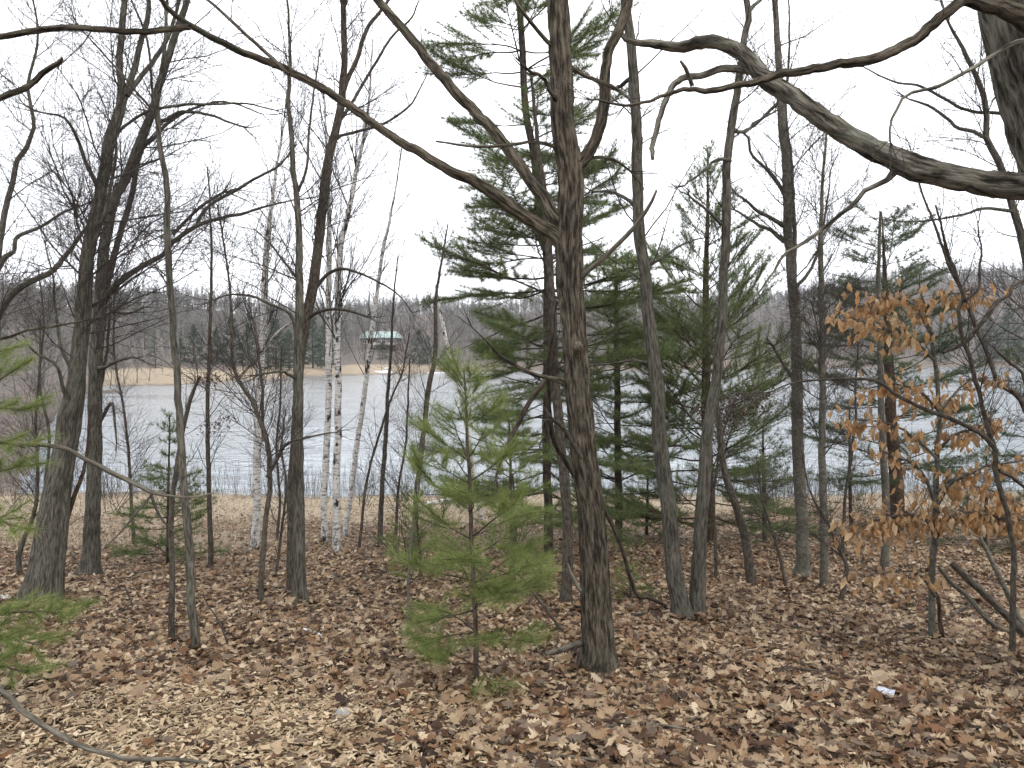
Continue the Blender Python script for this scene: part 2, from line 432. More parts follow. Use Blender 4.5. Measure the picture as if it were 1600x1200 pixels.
def ramify(tb, P, R, rng, dens, L, level, t0=.2, up=.05, ang=(30, 70), rmin=.0016, spread=1.0, droop=0.0, sub=1.22):
    """twigs along the polyline P, and twigs on the twigs"""
    seg = np.linalg.norm(np.diff(P, axis=0), axis=1); tot = seg.sum()
    k = rng.poisson(max(dens * tot * (1 - t0), .01)) if level > 0 else 0
    cum = np.concatenate([[0], np.cumsum(seg)])
    for _ in range(k):
        f = t0 + (1 - t0) * rng.random()
        i = min(int(np.searchsorted(cum, f * tot, 'right')) - 1, len(P) - 2)
        q = (f * tot - cum[i]) / max(seg[i], 1e-6)
        p = P[i] * (1 - q) + P[i + 1] * q; r = R[i] * (1 - q) + R[i + 1] * q
        t = norm(P[i + 1] - P[i]); s = norm(np.cross(t, rng.normal(0, 1, 3)))
        a = math.radians(rng.uniform(*ang))
        d = t * math.cos(a) + s * math.sin(a) * spread + np.array([0, 0, up * 2 - droop])
        l = L * rng.uniform(.45, 1.25) * (1 - .45 * f)
        n = 6 if level > 1 else 4
        c = shoot(p, d, l, n, rng, .15, up)
        r0 = max(min(r * .62, .0065 * l + .0016), rmin)
        rc = np.linspace(r0, max(r0 * .35, rmin * .75), n)
        tb.add(c, rc, 4 if level > 1 and r0 > .006 else 3)
        ramify(tb, c, rc, rng, dens * sub, L * .58, level - 1, .12, up, ang, rmin, spread, droop, sub)

FOOT = {}
def tree(name, label, cat, base, trunk, bark='grey', group=None, d=None, off=0, branches=(), crown=None, seed=0, sides=10,
         disp=None, flare=0, step=.12, wob=.004, extra=None, sink=.2, top=None):
    """trunk: photo polyline from the foot upwards; branches: dicts with pts, off, bark; crown: twig settings"""
    rng = np.random.default_rng(seed + 11)
    if d is None: g = on_ground(*base)
    else:
        g = at(base[0], base[1], d); g[2] = ground_z(g[0], g[1])
    d = g[1]
    root = thing(name, label, cat, g, group)
    P, R = trace(trunk, d, off, step=step, wob=wob, rng=rng)
    P[0] = g + (P[0] - g) * np.array([1, 1, 0])
    down = P[0] - np.array([0, 0, sink])
    P = np.vstack([down, P]); R = np.concatenate([[R[0] * 1.06], R])
    if top:                                          # the stem goes on above the picture
        tl, tw = top; n = 10
        ext = shoot(P[-1], norm(P[-1] - P[-4]) + np.array([0, 0, .25]), tl, n, rng, .08, .03)[1:]
        P = np.vstack([P, ext]); R = np.concatenate([R, np.linspace(R[-1], tw, n)[1:]])
    tb = Tubes(); tb.add(P, R, sides)
    tb.build('trunk', M[bark], rng, root, g, up=0, disp=disp, flare=flare)
    cr = Tubes()
    crown = crown or {}
    ck = {k: v for k, v in crown.items() if k in ('up', 'ang', 'rmin', 'droop')}
    if crown.get('n', 0):
        ramify(cr, P, R, rng, 2.2 * crown['n'] / max(np.linalg.norm(P[-1] - P[0]), .1), 1.3 * crown.get('L', 1.0), crown.get('lev', 3), crown.get('t0', .3), **ck)
    for b in branches:
        bp, br = trace(b['pts'], d + b.get('d0', 0), b.get('off', 0), step=b.get('step', .07), wob=b.get('wob', .004), rng=rng)
        if b.get('jag', 0): br = br * (1 + b['jag'] * (vnoise(bp * 9) - .5))
        if b.get('cut', 0): bp = np.vstack([bp, bp[-1] + (bp[-1] - bp[-2]) * .02]); br = np.append(br, .0005)
        bt = Tubes(); bt.add(bp, br, b.get('sides', 7))
        bo = bt.build('branch', M[b.get('bark', bark)], rng, root, g, disp=b.get('disp'))
        if b.get('label'): bo['label'] = b['label']
        if b.get('tw', 3):
            ramify(cr, bp, br, rng, 1.7 * b.get('tw', 3), 1.15 * b.get('tl', .7), b.get('lev', 2), b.get('t0', .25), **ck)
            for _ in range(0 if b.get('cut', 0) else 3):
                e = norm(bp[-1] - bp[-3]) + rng.normal(0, .32, 3); rt = max(br[-1] * .8, .002)
                c = shoot(bp[-1], e, b.get('tl', .7) * rng.uniform(.5, 1.1), 7, rng, .16, .04); rc = np.linspace(rt, .0014, 7)
                cr.add(c, rc, 3); ramify(cr, c, rc, rng, 7, .3, 1, .1, **ck)
    if cr.g: cr.build('crown', M[crown.get('mat', 'twig')], rng, root, g)
    if extra: extra(root, g, rng)
    FOOT[(name, seed)] = (root, g, P, R)
    return root, g, P, R

# needles: many thin blades in tufts
def needles(P, A, k, ln, w, rng, spread=.75, droop=.0):
    n = len(P)
    D = norm(A[:, None, :] + rng.normal(0, spread, (n, k, 3)) - np.array([0, 0, droop]))
    l = ln * rng.uniform(.65, 1.15, (n, k, 1))
    S = norm(np.cross(D, rng.normal(0, 1, (n, k, 3)))) * w * .5
    b0 = P[:, None, :] + A[:, None, :] * rng.uniform(-.02, .02, (n, k, 1))
    V = np.stack([b0 - S, b0 + S, b0 + D * l], 2).reshape(-1, 3)
    T = np.arange(len(V)).reshape(-1, 3)
    rn = np.clip(rng.random((n, 1)) * .7 + rng.random((n, k)) * .3, 0, 1)
    return V, T, np.repeat(rn.ravel(), 3)

def pine_geo(P, R, rng, h0, gap, Lf, ts=.08, lat=.2, kn=14, nl=.1, nw=.004, elev=(-5, 35), nb=(4, 6), hole=0., bare=.3, tip=0.4, droop=0.1, dead=0):
    """branch whorls with flat sprays; Lf(f) gives branch length at height fraction f. returns branch tubes and tuft points"""
    tb = Tubes(); TP, TA = [], []
    seg = np.concatenate([[0], np.cumsum(np.linalg.norm(np.diff(P, axis=0), axis=1))]); H = seg[-1]
    h = h0
    while h < H - .02:
        f = h / H
        p = np.array([np.interp(h, seg, P[:, i]) for i in range(3)]); r = np.interp(h, seg, R)
        a0 = rng.uniform(0, 6.28); n = rng.integers(nb[0], nb[1] + 1)
        for j in range(n):
            if rng.random() < (hole(f) if callable(hole) else hole): continue
            L = Lf(f) * rng.uniform(.65, 1.15)
            if L < .04: continue
            a = a0 + j * 6.283 / n + rng.normal(0, .25)
            e = math.radians(elev[0] + (elev[1] - elev[0]) * f + rng.normal(0, 12))
            dr = np.array([math.cos(a) * math.cos(e), math.sin(a) * math.cos(e), math.sin(e)])
            pp = p + np.array([0, 0, rng.normal(0, gap * .12)])
            c = shoot(pp, dr, L, 8, rng, .09, .05 * tip)
            r0 = min(r * .5, .004 + .008 * L); rc = np.linspace(r0, .0015, 8)
            tb.add(c, rc, 3)
            if rng.random() < dead * (1 - f) ** 2: continue
            cs = np.linspace(0, 1, 8)
            s = bare + rng.random() * .1
            lines = [(c[3:], .3)]
            while s < 1:
                q = np.array([np.interp(s, cs, c[:, i]) for i in range(3)])
                i = min(int(s * 7), 6); t = norm(c[i + 1] - c[i])
                side = norm(np.cross(t, [0, 0, 1])) * (1 if rng.random() < .5 else -1)
                ll = (L * .5 * (1 - s) + .12 + .04 * L) * rng.uniform(.6, 1.2)
                dd = t * .75 + side * .75 + np.array([0, 0, rng.normal(.08, .15)])
                cc = shoot(q, dd, ll, 5, rng, .1, .05 * tip)
                tb.add(cc, np.linspace(max(r0 * .4, .002), .001, 5), 3)
                lines.append((cc, .25))
                s += lat / max(L, .2) * rng.uniform(.6, 1.4) * .5
            for cc, st in lines:
                ll = np.linalg.norm(np.diff(cc, axis=0), axis=1).sum(); m = max(int(ll * (1 - st) / ts), 1)
                x = np.linspace(st, 1, m) ; xs = np.linspace(0, 1, len(cc))
                q = np.stack([np.interp(x, xs, cc[:, i]) for i in range(3)], 1)
                t = norm(np.gradient(cc, axis=0)); t = np.stack([np.interp(x, xs, t[:, i]) for i in range(3)], 1)
                TP.append(q); TA.append(norm(t) + np.array([0, 0, .15 + tip * .4]))
        h += gap * rng.uniform(.75, 1.25)
    # leader
    x = np.linspace(.86, 1, 5) * H
    TP.append(np.stack([np.interp(x, seg, P[:, i]) for i in range(3)], 1)); TA.append(np.tile([0, 0, 1.], (5, 1)))
    return tb, np.concatenate(TP), norm(np.concatenate(TA))

def pine(name, label, base, trunk, Lf, seed=0, d=None, bark='pine', needle='needle', group=None, h0=.3, gap=.4, sides=8, off=0, needle_kw=None, top=None, **kw):
    rng = np.random.default_rng(seed + 501)
    nk = dict(kn=14, nl=.1, nw=.004, spread=.75); nk.update(needle_kw or {})
    if d is None: g = on_ground(*base)
    else:
        g = at(base[0], base[1], d); g[2] = ground_z(g[0], g[1])
    root = thing(name, label, 'pine tree', g, group)
    P, R = trace(trunk, g[1], off, step=.15, wob=.004, rng=rng)
    P = np.vstack([g - [0, 0, .15], P]); R = np.concatenate([[R[0] * 1.1], R])
    if top:
        ext = shoot(P[-1], norm(P[-1] - P[-4]) + np.array([0, 0, .3]), top[0], 10, rng, .05, .03)[1:]
        P = np.vstack([P, ext]); R = np.concatenate([R, np.linspace(R[-1], top[1], 10)[1:]])
    tb = Tubes(); tb.add(P, R, sides); tb.build('trunk', M[bark], rng, root, g)
    bt, TP, TA = pine_geo(P, R, rng, h0, gap, Lf, **kw)
    bt.build('branches', M[bark], rng, root, g)
    V, T, rn = needles(TP, TA, nk['kn'], nk['nl'], nk['nw'], rng, nk['spread'], kw.get('droop', .1))
    obj('needles', mesh('needles', V - g, None, T, [M[needle]], {'rnd': ('FLOAT', rn)}, smooth=False), root)
    return root, g

# instanced cover (leaf litter, far woods)
def scatter(name, P, rot, scl, idx, protos, kind='stuff'):
    me = mesh(name, P, attrs={'rot': ('FLOAT_VECTOR', rot), 'scl': ('FLOAT', scl), 'idx': ('INT', idx)})
    o = obj(name, me); o['kind'] = kind
    pc = bpy.data.collections.new(name + '_kinds')
    for k, (pm) in enumerate(protos):
        po = bpy.data.objects.new('%s_kind_%02d' % (name, k), pm); pc.objects.link(po)
    ng = bpy.data.node_groups.new(name + '_scatter', 'GeometryNodeTree')
    ng.interface.new_socket('Geometry', in_out='INPUT', socket_type='NodeSocketGeometry')
    ng.interface.new_socket('Geometry', in_out='OUTPUT', socket_type='NodeSocketGeometry')
    N = ng.nodes; gi = N.new('NodeGroupInput'); go = N.new('NodeGroupOutput')
    ci = N.new('GeometryNodeCollectionInfo'); ci.inputs['Collection'].default_value = pc
    ci.inputs['Separate Children'].default_value = True; ci.inputs['Reset Children'].default_value = True
    ip = N.new('GeometryNodeInstanceOnPoints'); ip.inputs['Pick Instance'].default_value = True
    ng.links.new(gi.outputs[0], ip.inputs['Points']); ng.links.new(ci.outputs[0], ip.inputs['Instance'])
    for an, dt, sock in (('idx', 'INT', 'Instance Index'), ('rot', 'FLOAT_VECTOR', 'Rotation'), ('scl', 'FLOAT', 'Scale')):
        a = N.new('GeometryNodeInputNamedAttribute'); a.data_type = dt; a.inputs['Name'].default_value = an
        ng.links.new(a.outputs['Attribute'], ip.inputs[sock])
    ng.links.new(ip.outputs[0], go.inputs[0])
    md = o.modifiers.new('scatter', 'NODES'); md.node_group = ng
    return o

# ------------------------------------------------------------------ ground and lake
def build_ground():
    a = np.concatenate([np.linspace(-180, -50, 40)[:-1], np.linspace(-50, 50, 260), np.linspace(50, 180, 40)[1:-1]])
    r = np.concatenate([[.25, .6], np.geomspace(1.0, 40, 120), np.geomspace(40, 420, 170)[1:], np.geomspace(420, 1100, 25)[1:]])
    A, Rr = np.meshgrid(np.radians(a), r)
    X, Y = Rr * np.sin(A), Rr * np.cos(A); Z = ground_z(X, Y)
    V = np.stack([X, Y, Z], -1).reshape(-1, 3); nr, na = X.shape
    i = np.arange(nr - 1)[:, None]; j = np.arange(na)[None]
    Q = np.stack([i * na + j, i * na + (j + 1) % na, (i + 1) * na + (j + 1) % na, (i + 1) * na + j], -1).reshape(-1, 4)[:, ::-1]
    V = np.vstack([V, [[0, 0, ground_z(0, 0)]]])
    T = np.stack([np.full(na, len(V) - 1), np.arange(na), (np.arange(na) + 1) % na], -1)[:, ::-1]
    x, y, z = V[:, 0], V[:, 1], V[:, 2]; u = x / np.maximum(y, .5)
    nz = vnoise(np.stack([x * .35, y * .35, 0 * x], 1)); nz2 = vnoise(np.stack([x * .05, y * .05, 0 * x + 5], 1))
    yf = np.maximum(np.interp(np.clip(u, -3, 3), FAR_U, FAR_D), 33); s = y - yf
    grass = ss(y + 9 * (nz - .5) + np.clip(-x, -9, 4) * .9, 16.5, 24) * (y < 36)
    farg = (s > -3) * (y > 45) * (1 - ss(s + 26 * (nz2 - .5), 26, 36)) * np.interp(u, [U(0), U(120), U(170), U(640), U(760), U(1250), U(1600)], [.0, .2, 1, 1, .25, .35, .3])
    far = (y > 34) * 1.0
    mud = ss(-np.abs(z - WATER - .03), -.22, -.06) * (y > 28)
    zone = np.stack([np.clip(grass + farg, 0, 1), np.where(farg > 0, far * (1 - np.clip(farg, 0, 1)), far), mud, np.ones_like(x)], 1)
    me = mesh('ground', V, Q, T, [M['ground']], {'zone': ('FLOAT_COLOR', zone)})
    return tag(obj('ground', me), 'leaf covered woodland slope down to the lake and hills beyond', None, None, 'structure')
GROUND = build_ground()
wx = [-260, -40, 330, 500]
lv = np.array([[-260, 26, WATER], [600, 26, WATER], [600, 420, WATER], [-260, 420, WATER]])
LAKE = tag(obj('lake', mesh('lake', lv, [[0, 1, 2, 3]], None, [M['water']])), 'grey rippled lake between the near woods and the far hills', None, None, 'structure')

# ------------------------------------------------------------------ far shore: woods, pines, house
def bare_proto(seed, H, birch=False, wide=.34):
    rng = np.random.default_rng(seed); tb = Tubes(); tk = Tubes()
    P = shoot(np.array([0, 0, -.3]), [rng.normal(0, .06), rng.normal(0, .06), 1], H, 9, rng, .05, .03); R = np.linspace(.012 * H, .02, 9)
    tk.add(P, R, 5)
    for _ in range(30):
        f = rng.uniform(.25, 1) ** .8; i = min(int(f * 8), 7); p = P[i] + (P[i + 1] - P[i]) * (f * 8 - i)
        a = rng.uniform(0, 6.28); e = rng.uniform(.35, 1.1)
        d = np.array([math.cos(a) * math.cos(e), math.sin(a) * math.cos(e), math.sin(e)])
        L = H * wide * rng.uniform(.4, 1.1) * (1.25 - f)
        c = shoot(p, d, L, 5, rng, .12, .08); rc = np.linspace(.05, .018, 5); tb.add(c, rc, 3)
        ramify(tb, c, rc, rng, 14 / max(L, .5), L * .5, 1, .15, .1, (20, 55), .014)
    V1, Q1, B1, _ = tk.arrays(rng); V2, Q2, B2, _ = tb.arrays(rng)
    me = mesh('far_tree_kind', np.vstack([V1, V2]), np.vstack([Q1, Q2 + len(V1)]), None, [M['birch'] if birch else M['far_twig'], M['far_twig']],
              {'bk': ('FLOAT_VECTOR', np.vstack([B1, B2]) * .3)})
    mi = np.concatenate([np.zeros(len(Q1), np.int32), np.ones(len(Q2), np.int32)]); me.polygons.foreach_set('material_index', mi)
    return me

def pine_proto(seed, H, wid, mats, ts=.45, kn=9, nl=.42, nw=.06):
    rng = np.random.default_rng(seed)
    P = np.stack([np.zeros(8), np.zeros(8), np.linspace(-.3, H, 8)], 1); R = np.linspace(.016 * H, .02, 8)
    tb, TP, TA = pine_geo(P, R, rng, H * .08, H * .055, lambda f: wid * (1 - f) ** .75 + .15, ts=ts, lat=.7, elev=(-8, 40), tip=.6)
    tb.add(P, R, 5)
    V1, Q1, B1, _ = tb.arrays(rng); V2, T2, rn = needles(TP, TA, kn, nl, nw, rng, .8)
    return (V1, Q1, B1), (V2, T2, rn)

def far_woods():
    rng = np.random.default_rng(5); pts, idx, scl = [], [], []
    n = 26000
    u = rng.uniform(-1.0, 1.0, n); y = np.sqrt(rng.uniform(34 ** 2, 760 ** 2, n)); x = u * y
    yf = np.maximum(np.interp(u, FAR_U, FAR_D), 33); s = y - yf
    cl = vnoise(np.stack([x * .02, y * .02, 0 * x], 1))
    edge = np.interp(u, [U(0), U(60), U(130), U(165), U(255), U(290), U(330), U(420), U(640), U(700), U(760), U(1250), U(1600)], [6, 5, 3, 8, 11, 26, 30, 22, 22, 8, 4, 12, 10])
    keep = (s > edge + 16 * (cl - .5)) & (y > np.where(u < U(60), 40, 70)) & (y < np.interp(u, CRE_U, CRE_D) + 90)
    keep &= ~((np.abs(u - U(595)) < .034) & (s < 60) & (y < 275))
    dens = np.where(s < 60, 1.0, .8) * np.where((y < 120) & (u < U(120)), .5, 1); keep &= rng.random(n) < dens
    x, y, s = x[keep], y[keep], s[keep]; m = len(x)
    k = rng.integers(0, 5, m); r = rng.random(m)
    k = np.where((r < .09) & (s < 120), 5, k); k = np.where(r > .978, 6, k)
    sc = rng.uniform(.7, 1.15, m) * np.where(s < 45, .62, 1.0) * np.where(rng.random(m) < .25, .6, 1)
    P = np.stack([x, y, ground_z(x, y)], 1)
    rot = np.stack([rng.normal(0, .04, m), rng.normal(0, .04, m), rng.uniform(0, 6.28, m)], 1)
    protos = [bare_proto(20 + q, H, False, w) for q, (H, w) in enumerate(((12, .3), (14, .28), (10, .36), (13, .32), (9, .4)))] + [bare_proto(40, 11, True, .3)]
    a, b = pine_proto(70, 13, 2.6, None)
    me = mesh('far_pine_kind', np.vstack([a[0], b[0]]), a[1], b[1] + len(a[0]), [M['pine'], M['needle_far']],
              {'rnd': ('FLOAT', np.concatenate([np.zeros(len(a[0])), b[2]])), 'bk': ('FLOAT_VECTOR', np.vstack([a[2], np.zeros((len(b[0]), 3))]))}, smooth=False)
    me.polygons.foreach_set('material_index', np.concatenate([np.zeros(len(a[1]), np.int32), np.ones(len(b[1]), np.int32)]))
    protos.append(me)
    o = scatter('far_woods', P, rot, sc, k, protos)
    tag(o, 'bare grey woods covering the hills beyond the lake')
    return o
far_woods()

def far_pines():
    a, b = pine_proto(90, 9, 2.6, None, ts=.28, kn=14, nl=.4, nw=.075)
    tm = mesh('trunk', a[0], a[1], None, [M['pine']], {'bk': ('FLOAT_VECTOR', a[2])})
    nm = mesh('needles', b[0], None, b[1], [M['needle_far']], {'rnd': ('FLOAT', b[2])}, smooth=False)
    spots = [(282, 569, 42, 'small dark pine at the left end of the tan far field'), (303, 568, 60, 'taller pine second from left behind the tan far field'),
             (338, 569, 55, 'pine behind the middle of the tan far field'), (362, 570, 78, 'tall pine at the right of the tan far field'),
             (388, 572, 66, 'broad pine left of the first birch trunk across the lake'), (432, 577, 80, 'tall pine just right of the first birch across the lake'),
             (452, 578, 62, 'middle pine between birch and dark forked trunks far off'), (489, 575, 84, 'tall pine right of the forked dark trunks across the lake'),
             (508, 573, 70, 'pine behind the pair of birch trunks across the lake'), (598, 562, 30, 'small pine just below the green roofed house'),
             (655, 567, 52, 'pine on the far shore right of the green roofed house'), (668, 569, 44, 'shorter pine beside the far shore pine right of the house'),
             (700, 571, 40, 'small pine above the white shoreline strip'), (1470, 566, 48, 'small far pine behind the orange beech leaves'),
             (1545, 566, 70, 'tall far pine near the right end of the far shore'), (1575, 566, 90, 'tallest far pine near the right end of the far shore')]
    rng = random.Random(4)
    for px, py, hp, lab in spots:
        g = on_ground(px, py, 90)
        t = thing('far_pine', lab, 'pine tree', g, 'pines on the far shore')
        s = hp * g[1] / F / 9; t.scale = (s * 1.3, s * 1.3, s); t.rotation_euler = (0, 0, rng.uniform(0, 6))
        obj('trunk', tm, t); obj('needles', nm, t)
far_pines()

def far_birches():
    me0 = bare_proto(61, 9, True, .26)
    spots = [(60, 640, 'pale leaning birch on the left bank behind the pine boughs'), (92, 632, 'birch left of the leaning left trunk, on the bank'),
             (172, 608, 'thin birch above the small spit on the left bank'), (196, 600, 'birch at the near end of the far tan strip'),
             (214, 598, 'slanting birch at the edge of the far grey thicket'), (232, 596, 'birch at the right edge of the far grey thicket'),
             (640, 575, 'thin white birch right of the green roofed house'), (672, 574, 'birch on the far shore beside the pines'),
             (720, 577, 'birch on the far shore behind the leaning white stem'), (1258, 572, 'far white birch seen right of the tall straight trunk'),
             (1432, 566, 'far white birch below the orange leaves')]
    for k, (px, py, lab) in enumerate(spots):
        g = on_ground(px, py, 34)
        o = obj('far_birch', me0, None, g); s = (.75 + .3 * ((k * 37) % 10) / 10) * (.62 if g[1] < 120 else 1); o.scale = (s, s, s)
        o.rotation_euler = (.1 * math.sin(k * 3.), .12 * math.cos(k * 5.), k * 1.7)
        tag(o, lab, 'birch tree', 'birches on the far bank')
far_birches()

def box(c, s):
    x, y, z = c; a, b, h = s[0] / 2, s[1] / 2, s[2] / 2
    V = np.array([[x + i * a, y + j * b, z + k * h] for k in (-1, 1) for j in (-1, 1) for i in (-1, 1)])
    return V, np.array([[0, 2, 3, 1], [4, 5, 7, 6], [0, 1, 5, 4], [2, 6, 7, 3], [0, 4, 6, 2], [1, 3, 7, 5]])

def boxes(name, L, mat, parent=None):
    VV, QQ, o = [], [], 0
    for c, s in L:
        V, Q = box(c, s); VV.append(V); QQ.append(Q + o); o += 8
    return obj(name, mesh(name, np.concatenate(VV), np.concatenate(QQ), None, [mat], smooth=False), parent)

def house():
    g = on_ground(596, 545, 150); d = g[1]; k = d / F
    t = thing('house', 'low dark house with pale green roof among trees across the lake', 'house', g)
    W, D, H = 60 * k, 7.0, 17 * k
    boxes('wall', [((0, 0, H * .5 - .5), (W, D, H + 1.0))], M['siding'], t)
    ov = .7; rh = 10 * k; y0, y1 = -D / 2 - ov, D / 2 + ov; x0, x1 = -W / 2 - ov, W / 2 + ov; hip = 2.2
    V = np.array([[x0, y0, H], [x1, y0, H], [x1, y1, H], [x0, y1, H], [x0 + hip, 0, H + rh], [x1 - hip, 0, H + rh],
                  [x0, y0, H - .18], [x1, y0, H - .18], [x1, y1, H - .18], [x0, y1, H - .18]])
    rf = obj('roof', mesh('roof', V, [[0, 1, 5, 4], [2, 3, 4, 5], [6, 7, 1, 0], [7, 8, 2, 1], [8, 9, 3, 2], [9, 6, 0, 3], [9, 8, 7, 6]], [[1, 2, 5], [3, 0, 4]], [M['roof']], smooth=False), t)
    boxes('chimney', [((W * .2, 1, H + rh + .2), (.8, .8, 1.6))], M['stone'], rf)
    boxes('ridge_cap', [((0, 0, H + rh + .03), (W - 3, .3, .1))], M['trim'], rf)
    for i, fx in enumerate((-.40, -.26, -.02, .1, .24, .38)):
        x = fx * W
        f = boxes('window', [((x, -D / 2 - .05, H * .62), (1.7, .1, 1.5))], M['trim'], t)
        boxes('pane', [((x - .4, -D / 2 - .11, H * .62), (.68, .03, 1.26)), ((x + .4, -D / 2 - .11, H * .62), (.68, .03, 1.26))], M['glass'], f)
    dr = boxes('door', [((-.14 * W, -D / 2 - .05, 1.3), (1.05, .1, 2.2))], M['trim'], t)
    boxes('handle', [((-.14 * W + .38, -D / 2 - .13, 1.2), (.1, .06, .1))], M['glass'], dr)
    boxes('deck', [((W * .12, -D / 2 - 1.4, H * .30), (W * .62, 2.6, .18))], M['deadwood'], t)
    for i in range(5): boxes('deck_post', [((W * (-.17 + .145 * i), -D / 2 - 2.6, H * .3 * .5 - .35), (.18, .18, H * .3 + .5))], M['deadwood'], t)
    boxes('railing', [((W * .12, -D / 2 - 2.66, H * .3 + .95), (W * .62, .08, .1)), ((W * .12, -D / 2 - 2.66, H * .3 + .5), (W * .62, .05, .08))] +
          [((W * (-.19 + .62 * q / 14), -D / 2 - 2.66, H * .3 + .55), (.07, .07, .9)) for q in range(15)], M['trim'], t)
house()

def blob_patch(name, pxs, py, dh, label, seed, hgt=.22):
    rng = np.random.default_rng(seed); a = on_ground(pxs[0], py, 60); b = on_ground(pxs[1], py, 60); c = (a + b) / 2
    n, m = 26, 5; th = np.linspace(0, 2 * math.pi, n, endpoint=False); rad = 1 + .35 * (vnoise(np.stack([np.cos(th) * 1.7 + seed, np.sin(th) * 1.7, 0 * th], 1)) - .5) * 2
    V = []
    for i in range(m):
        q = 1 - i / (m - .4)
        x = c[0] + np.cos(th) * rad * q * (b[0] - a[0]) / 2; y = c[1] + np.sin(th) * rad * q * dh
        z = np.maximum(ground_z(x, y), WATER) + hgt * (1 - q ** 2.5) - .03 + .05 * (vnoise(np.stack([x, y, x * 0], 1)) - .5) * (i > 0)
        V.append(np.stack([x, y, z], 1))
    V = np.concatenate(V); j = np.arange(n)
    Q = np.concatenate([np.stack([i * n + j, i * n + (j + 1) % n, (i + 1) * n + (j + 1) % n, (i + 1) * n + j], 1) for i in range(m - 1)])
    V = np.vstack([V, V[-n:].mean(0)]); T = np.stack([(m - 1) * n + j, (m - 1) * n + (j + 1) % n, np.full(n, len(V) - 1)], 1)
    tag(obj(name, mesh(name, V - c, Q, T, [M['snow']]), None, c), label, 'snow patch', 'white patches along the far shore')
blob_patch('snow_patch', (585, 616), 580, 2.0, 'white snow patch on the tan bank below the green roofed house', 1, .5)
blob_patch('snow_patch', (600, 612), 575.5, 1.5, 'smaller white snow patch above the bigger one on the bank', 2, .35)
blob_patch('snow_patch', (660, 722), 583.5, .8, 'long white strip of ice at the water edge by the leaning white stem', 3, .3)
blob_patch('snow_patch', (728, 772), 583, .7, 'white ice strip at the water edge beside the big pine', 4, .25)

# ------------------------------------------------------------------ the near trees
def furrow(amp, fx, fz):
    def f(bk, rr):
        q = bk * np.array([fx, fx, fz])
        w = vnoise(bk * np.array([6, 6, 5])) - .5
        n = np.abs(2 * vnoise(q + w[..., None] * 1.4) - 1); n2 = vnoise(q * 2.1 + 7)
        lump = vnoise(bk * np.array([4, 4, 3]) + 3) - .5
        return amp * (np.minimum(n * 2.0, 1) - .55) * np.clip(rr / .07, .15, 1) + amp * .35 * (n2 - .5) + rr * .06 * lump
    return f
FUR = furrow(.017, 38, 6)
LIMB = furrow(.006, 34, 8)
BIGF = furrow(.028, 20, 5)
def lumps(a): return lambda bk, rr: rr * a * (vnoise(bk * np.array([9, 9, 6])) - .5) + rr * a * .5 * (vnoise(bk * np.array([25, 25, 12])) - .5)
LUMP = lumps(.13)

def oak_extra(root, g, rng):
    # sawn knob, moss skirt at the foot
    p = at(903, 548, g[1] - .1)
    tb = Tubes(); tb.add(np.array([p + [-.01, .12, -.02], p + [0, .03, .02], p + [0, -.03, .035], p + [0, -.06, .035], p + [0, -.062, .035]]), [.06, .045, .036, .03, .001], 12)
    k = tb.build('broken_knob', M['deadwood'], rng, root, g, disp=LUMP); k['label'] = 'pale rounded stub of a lost branch'

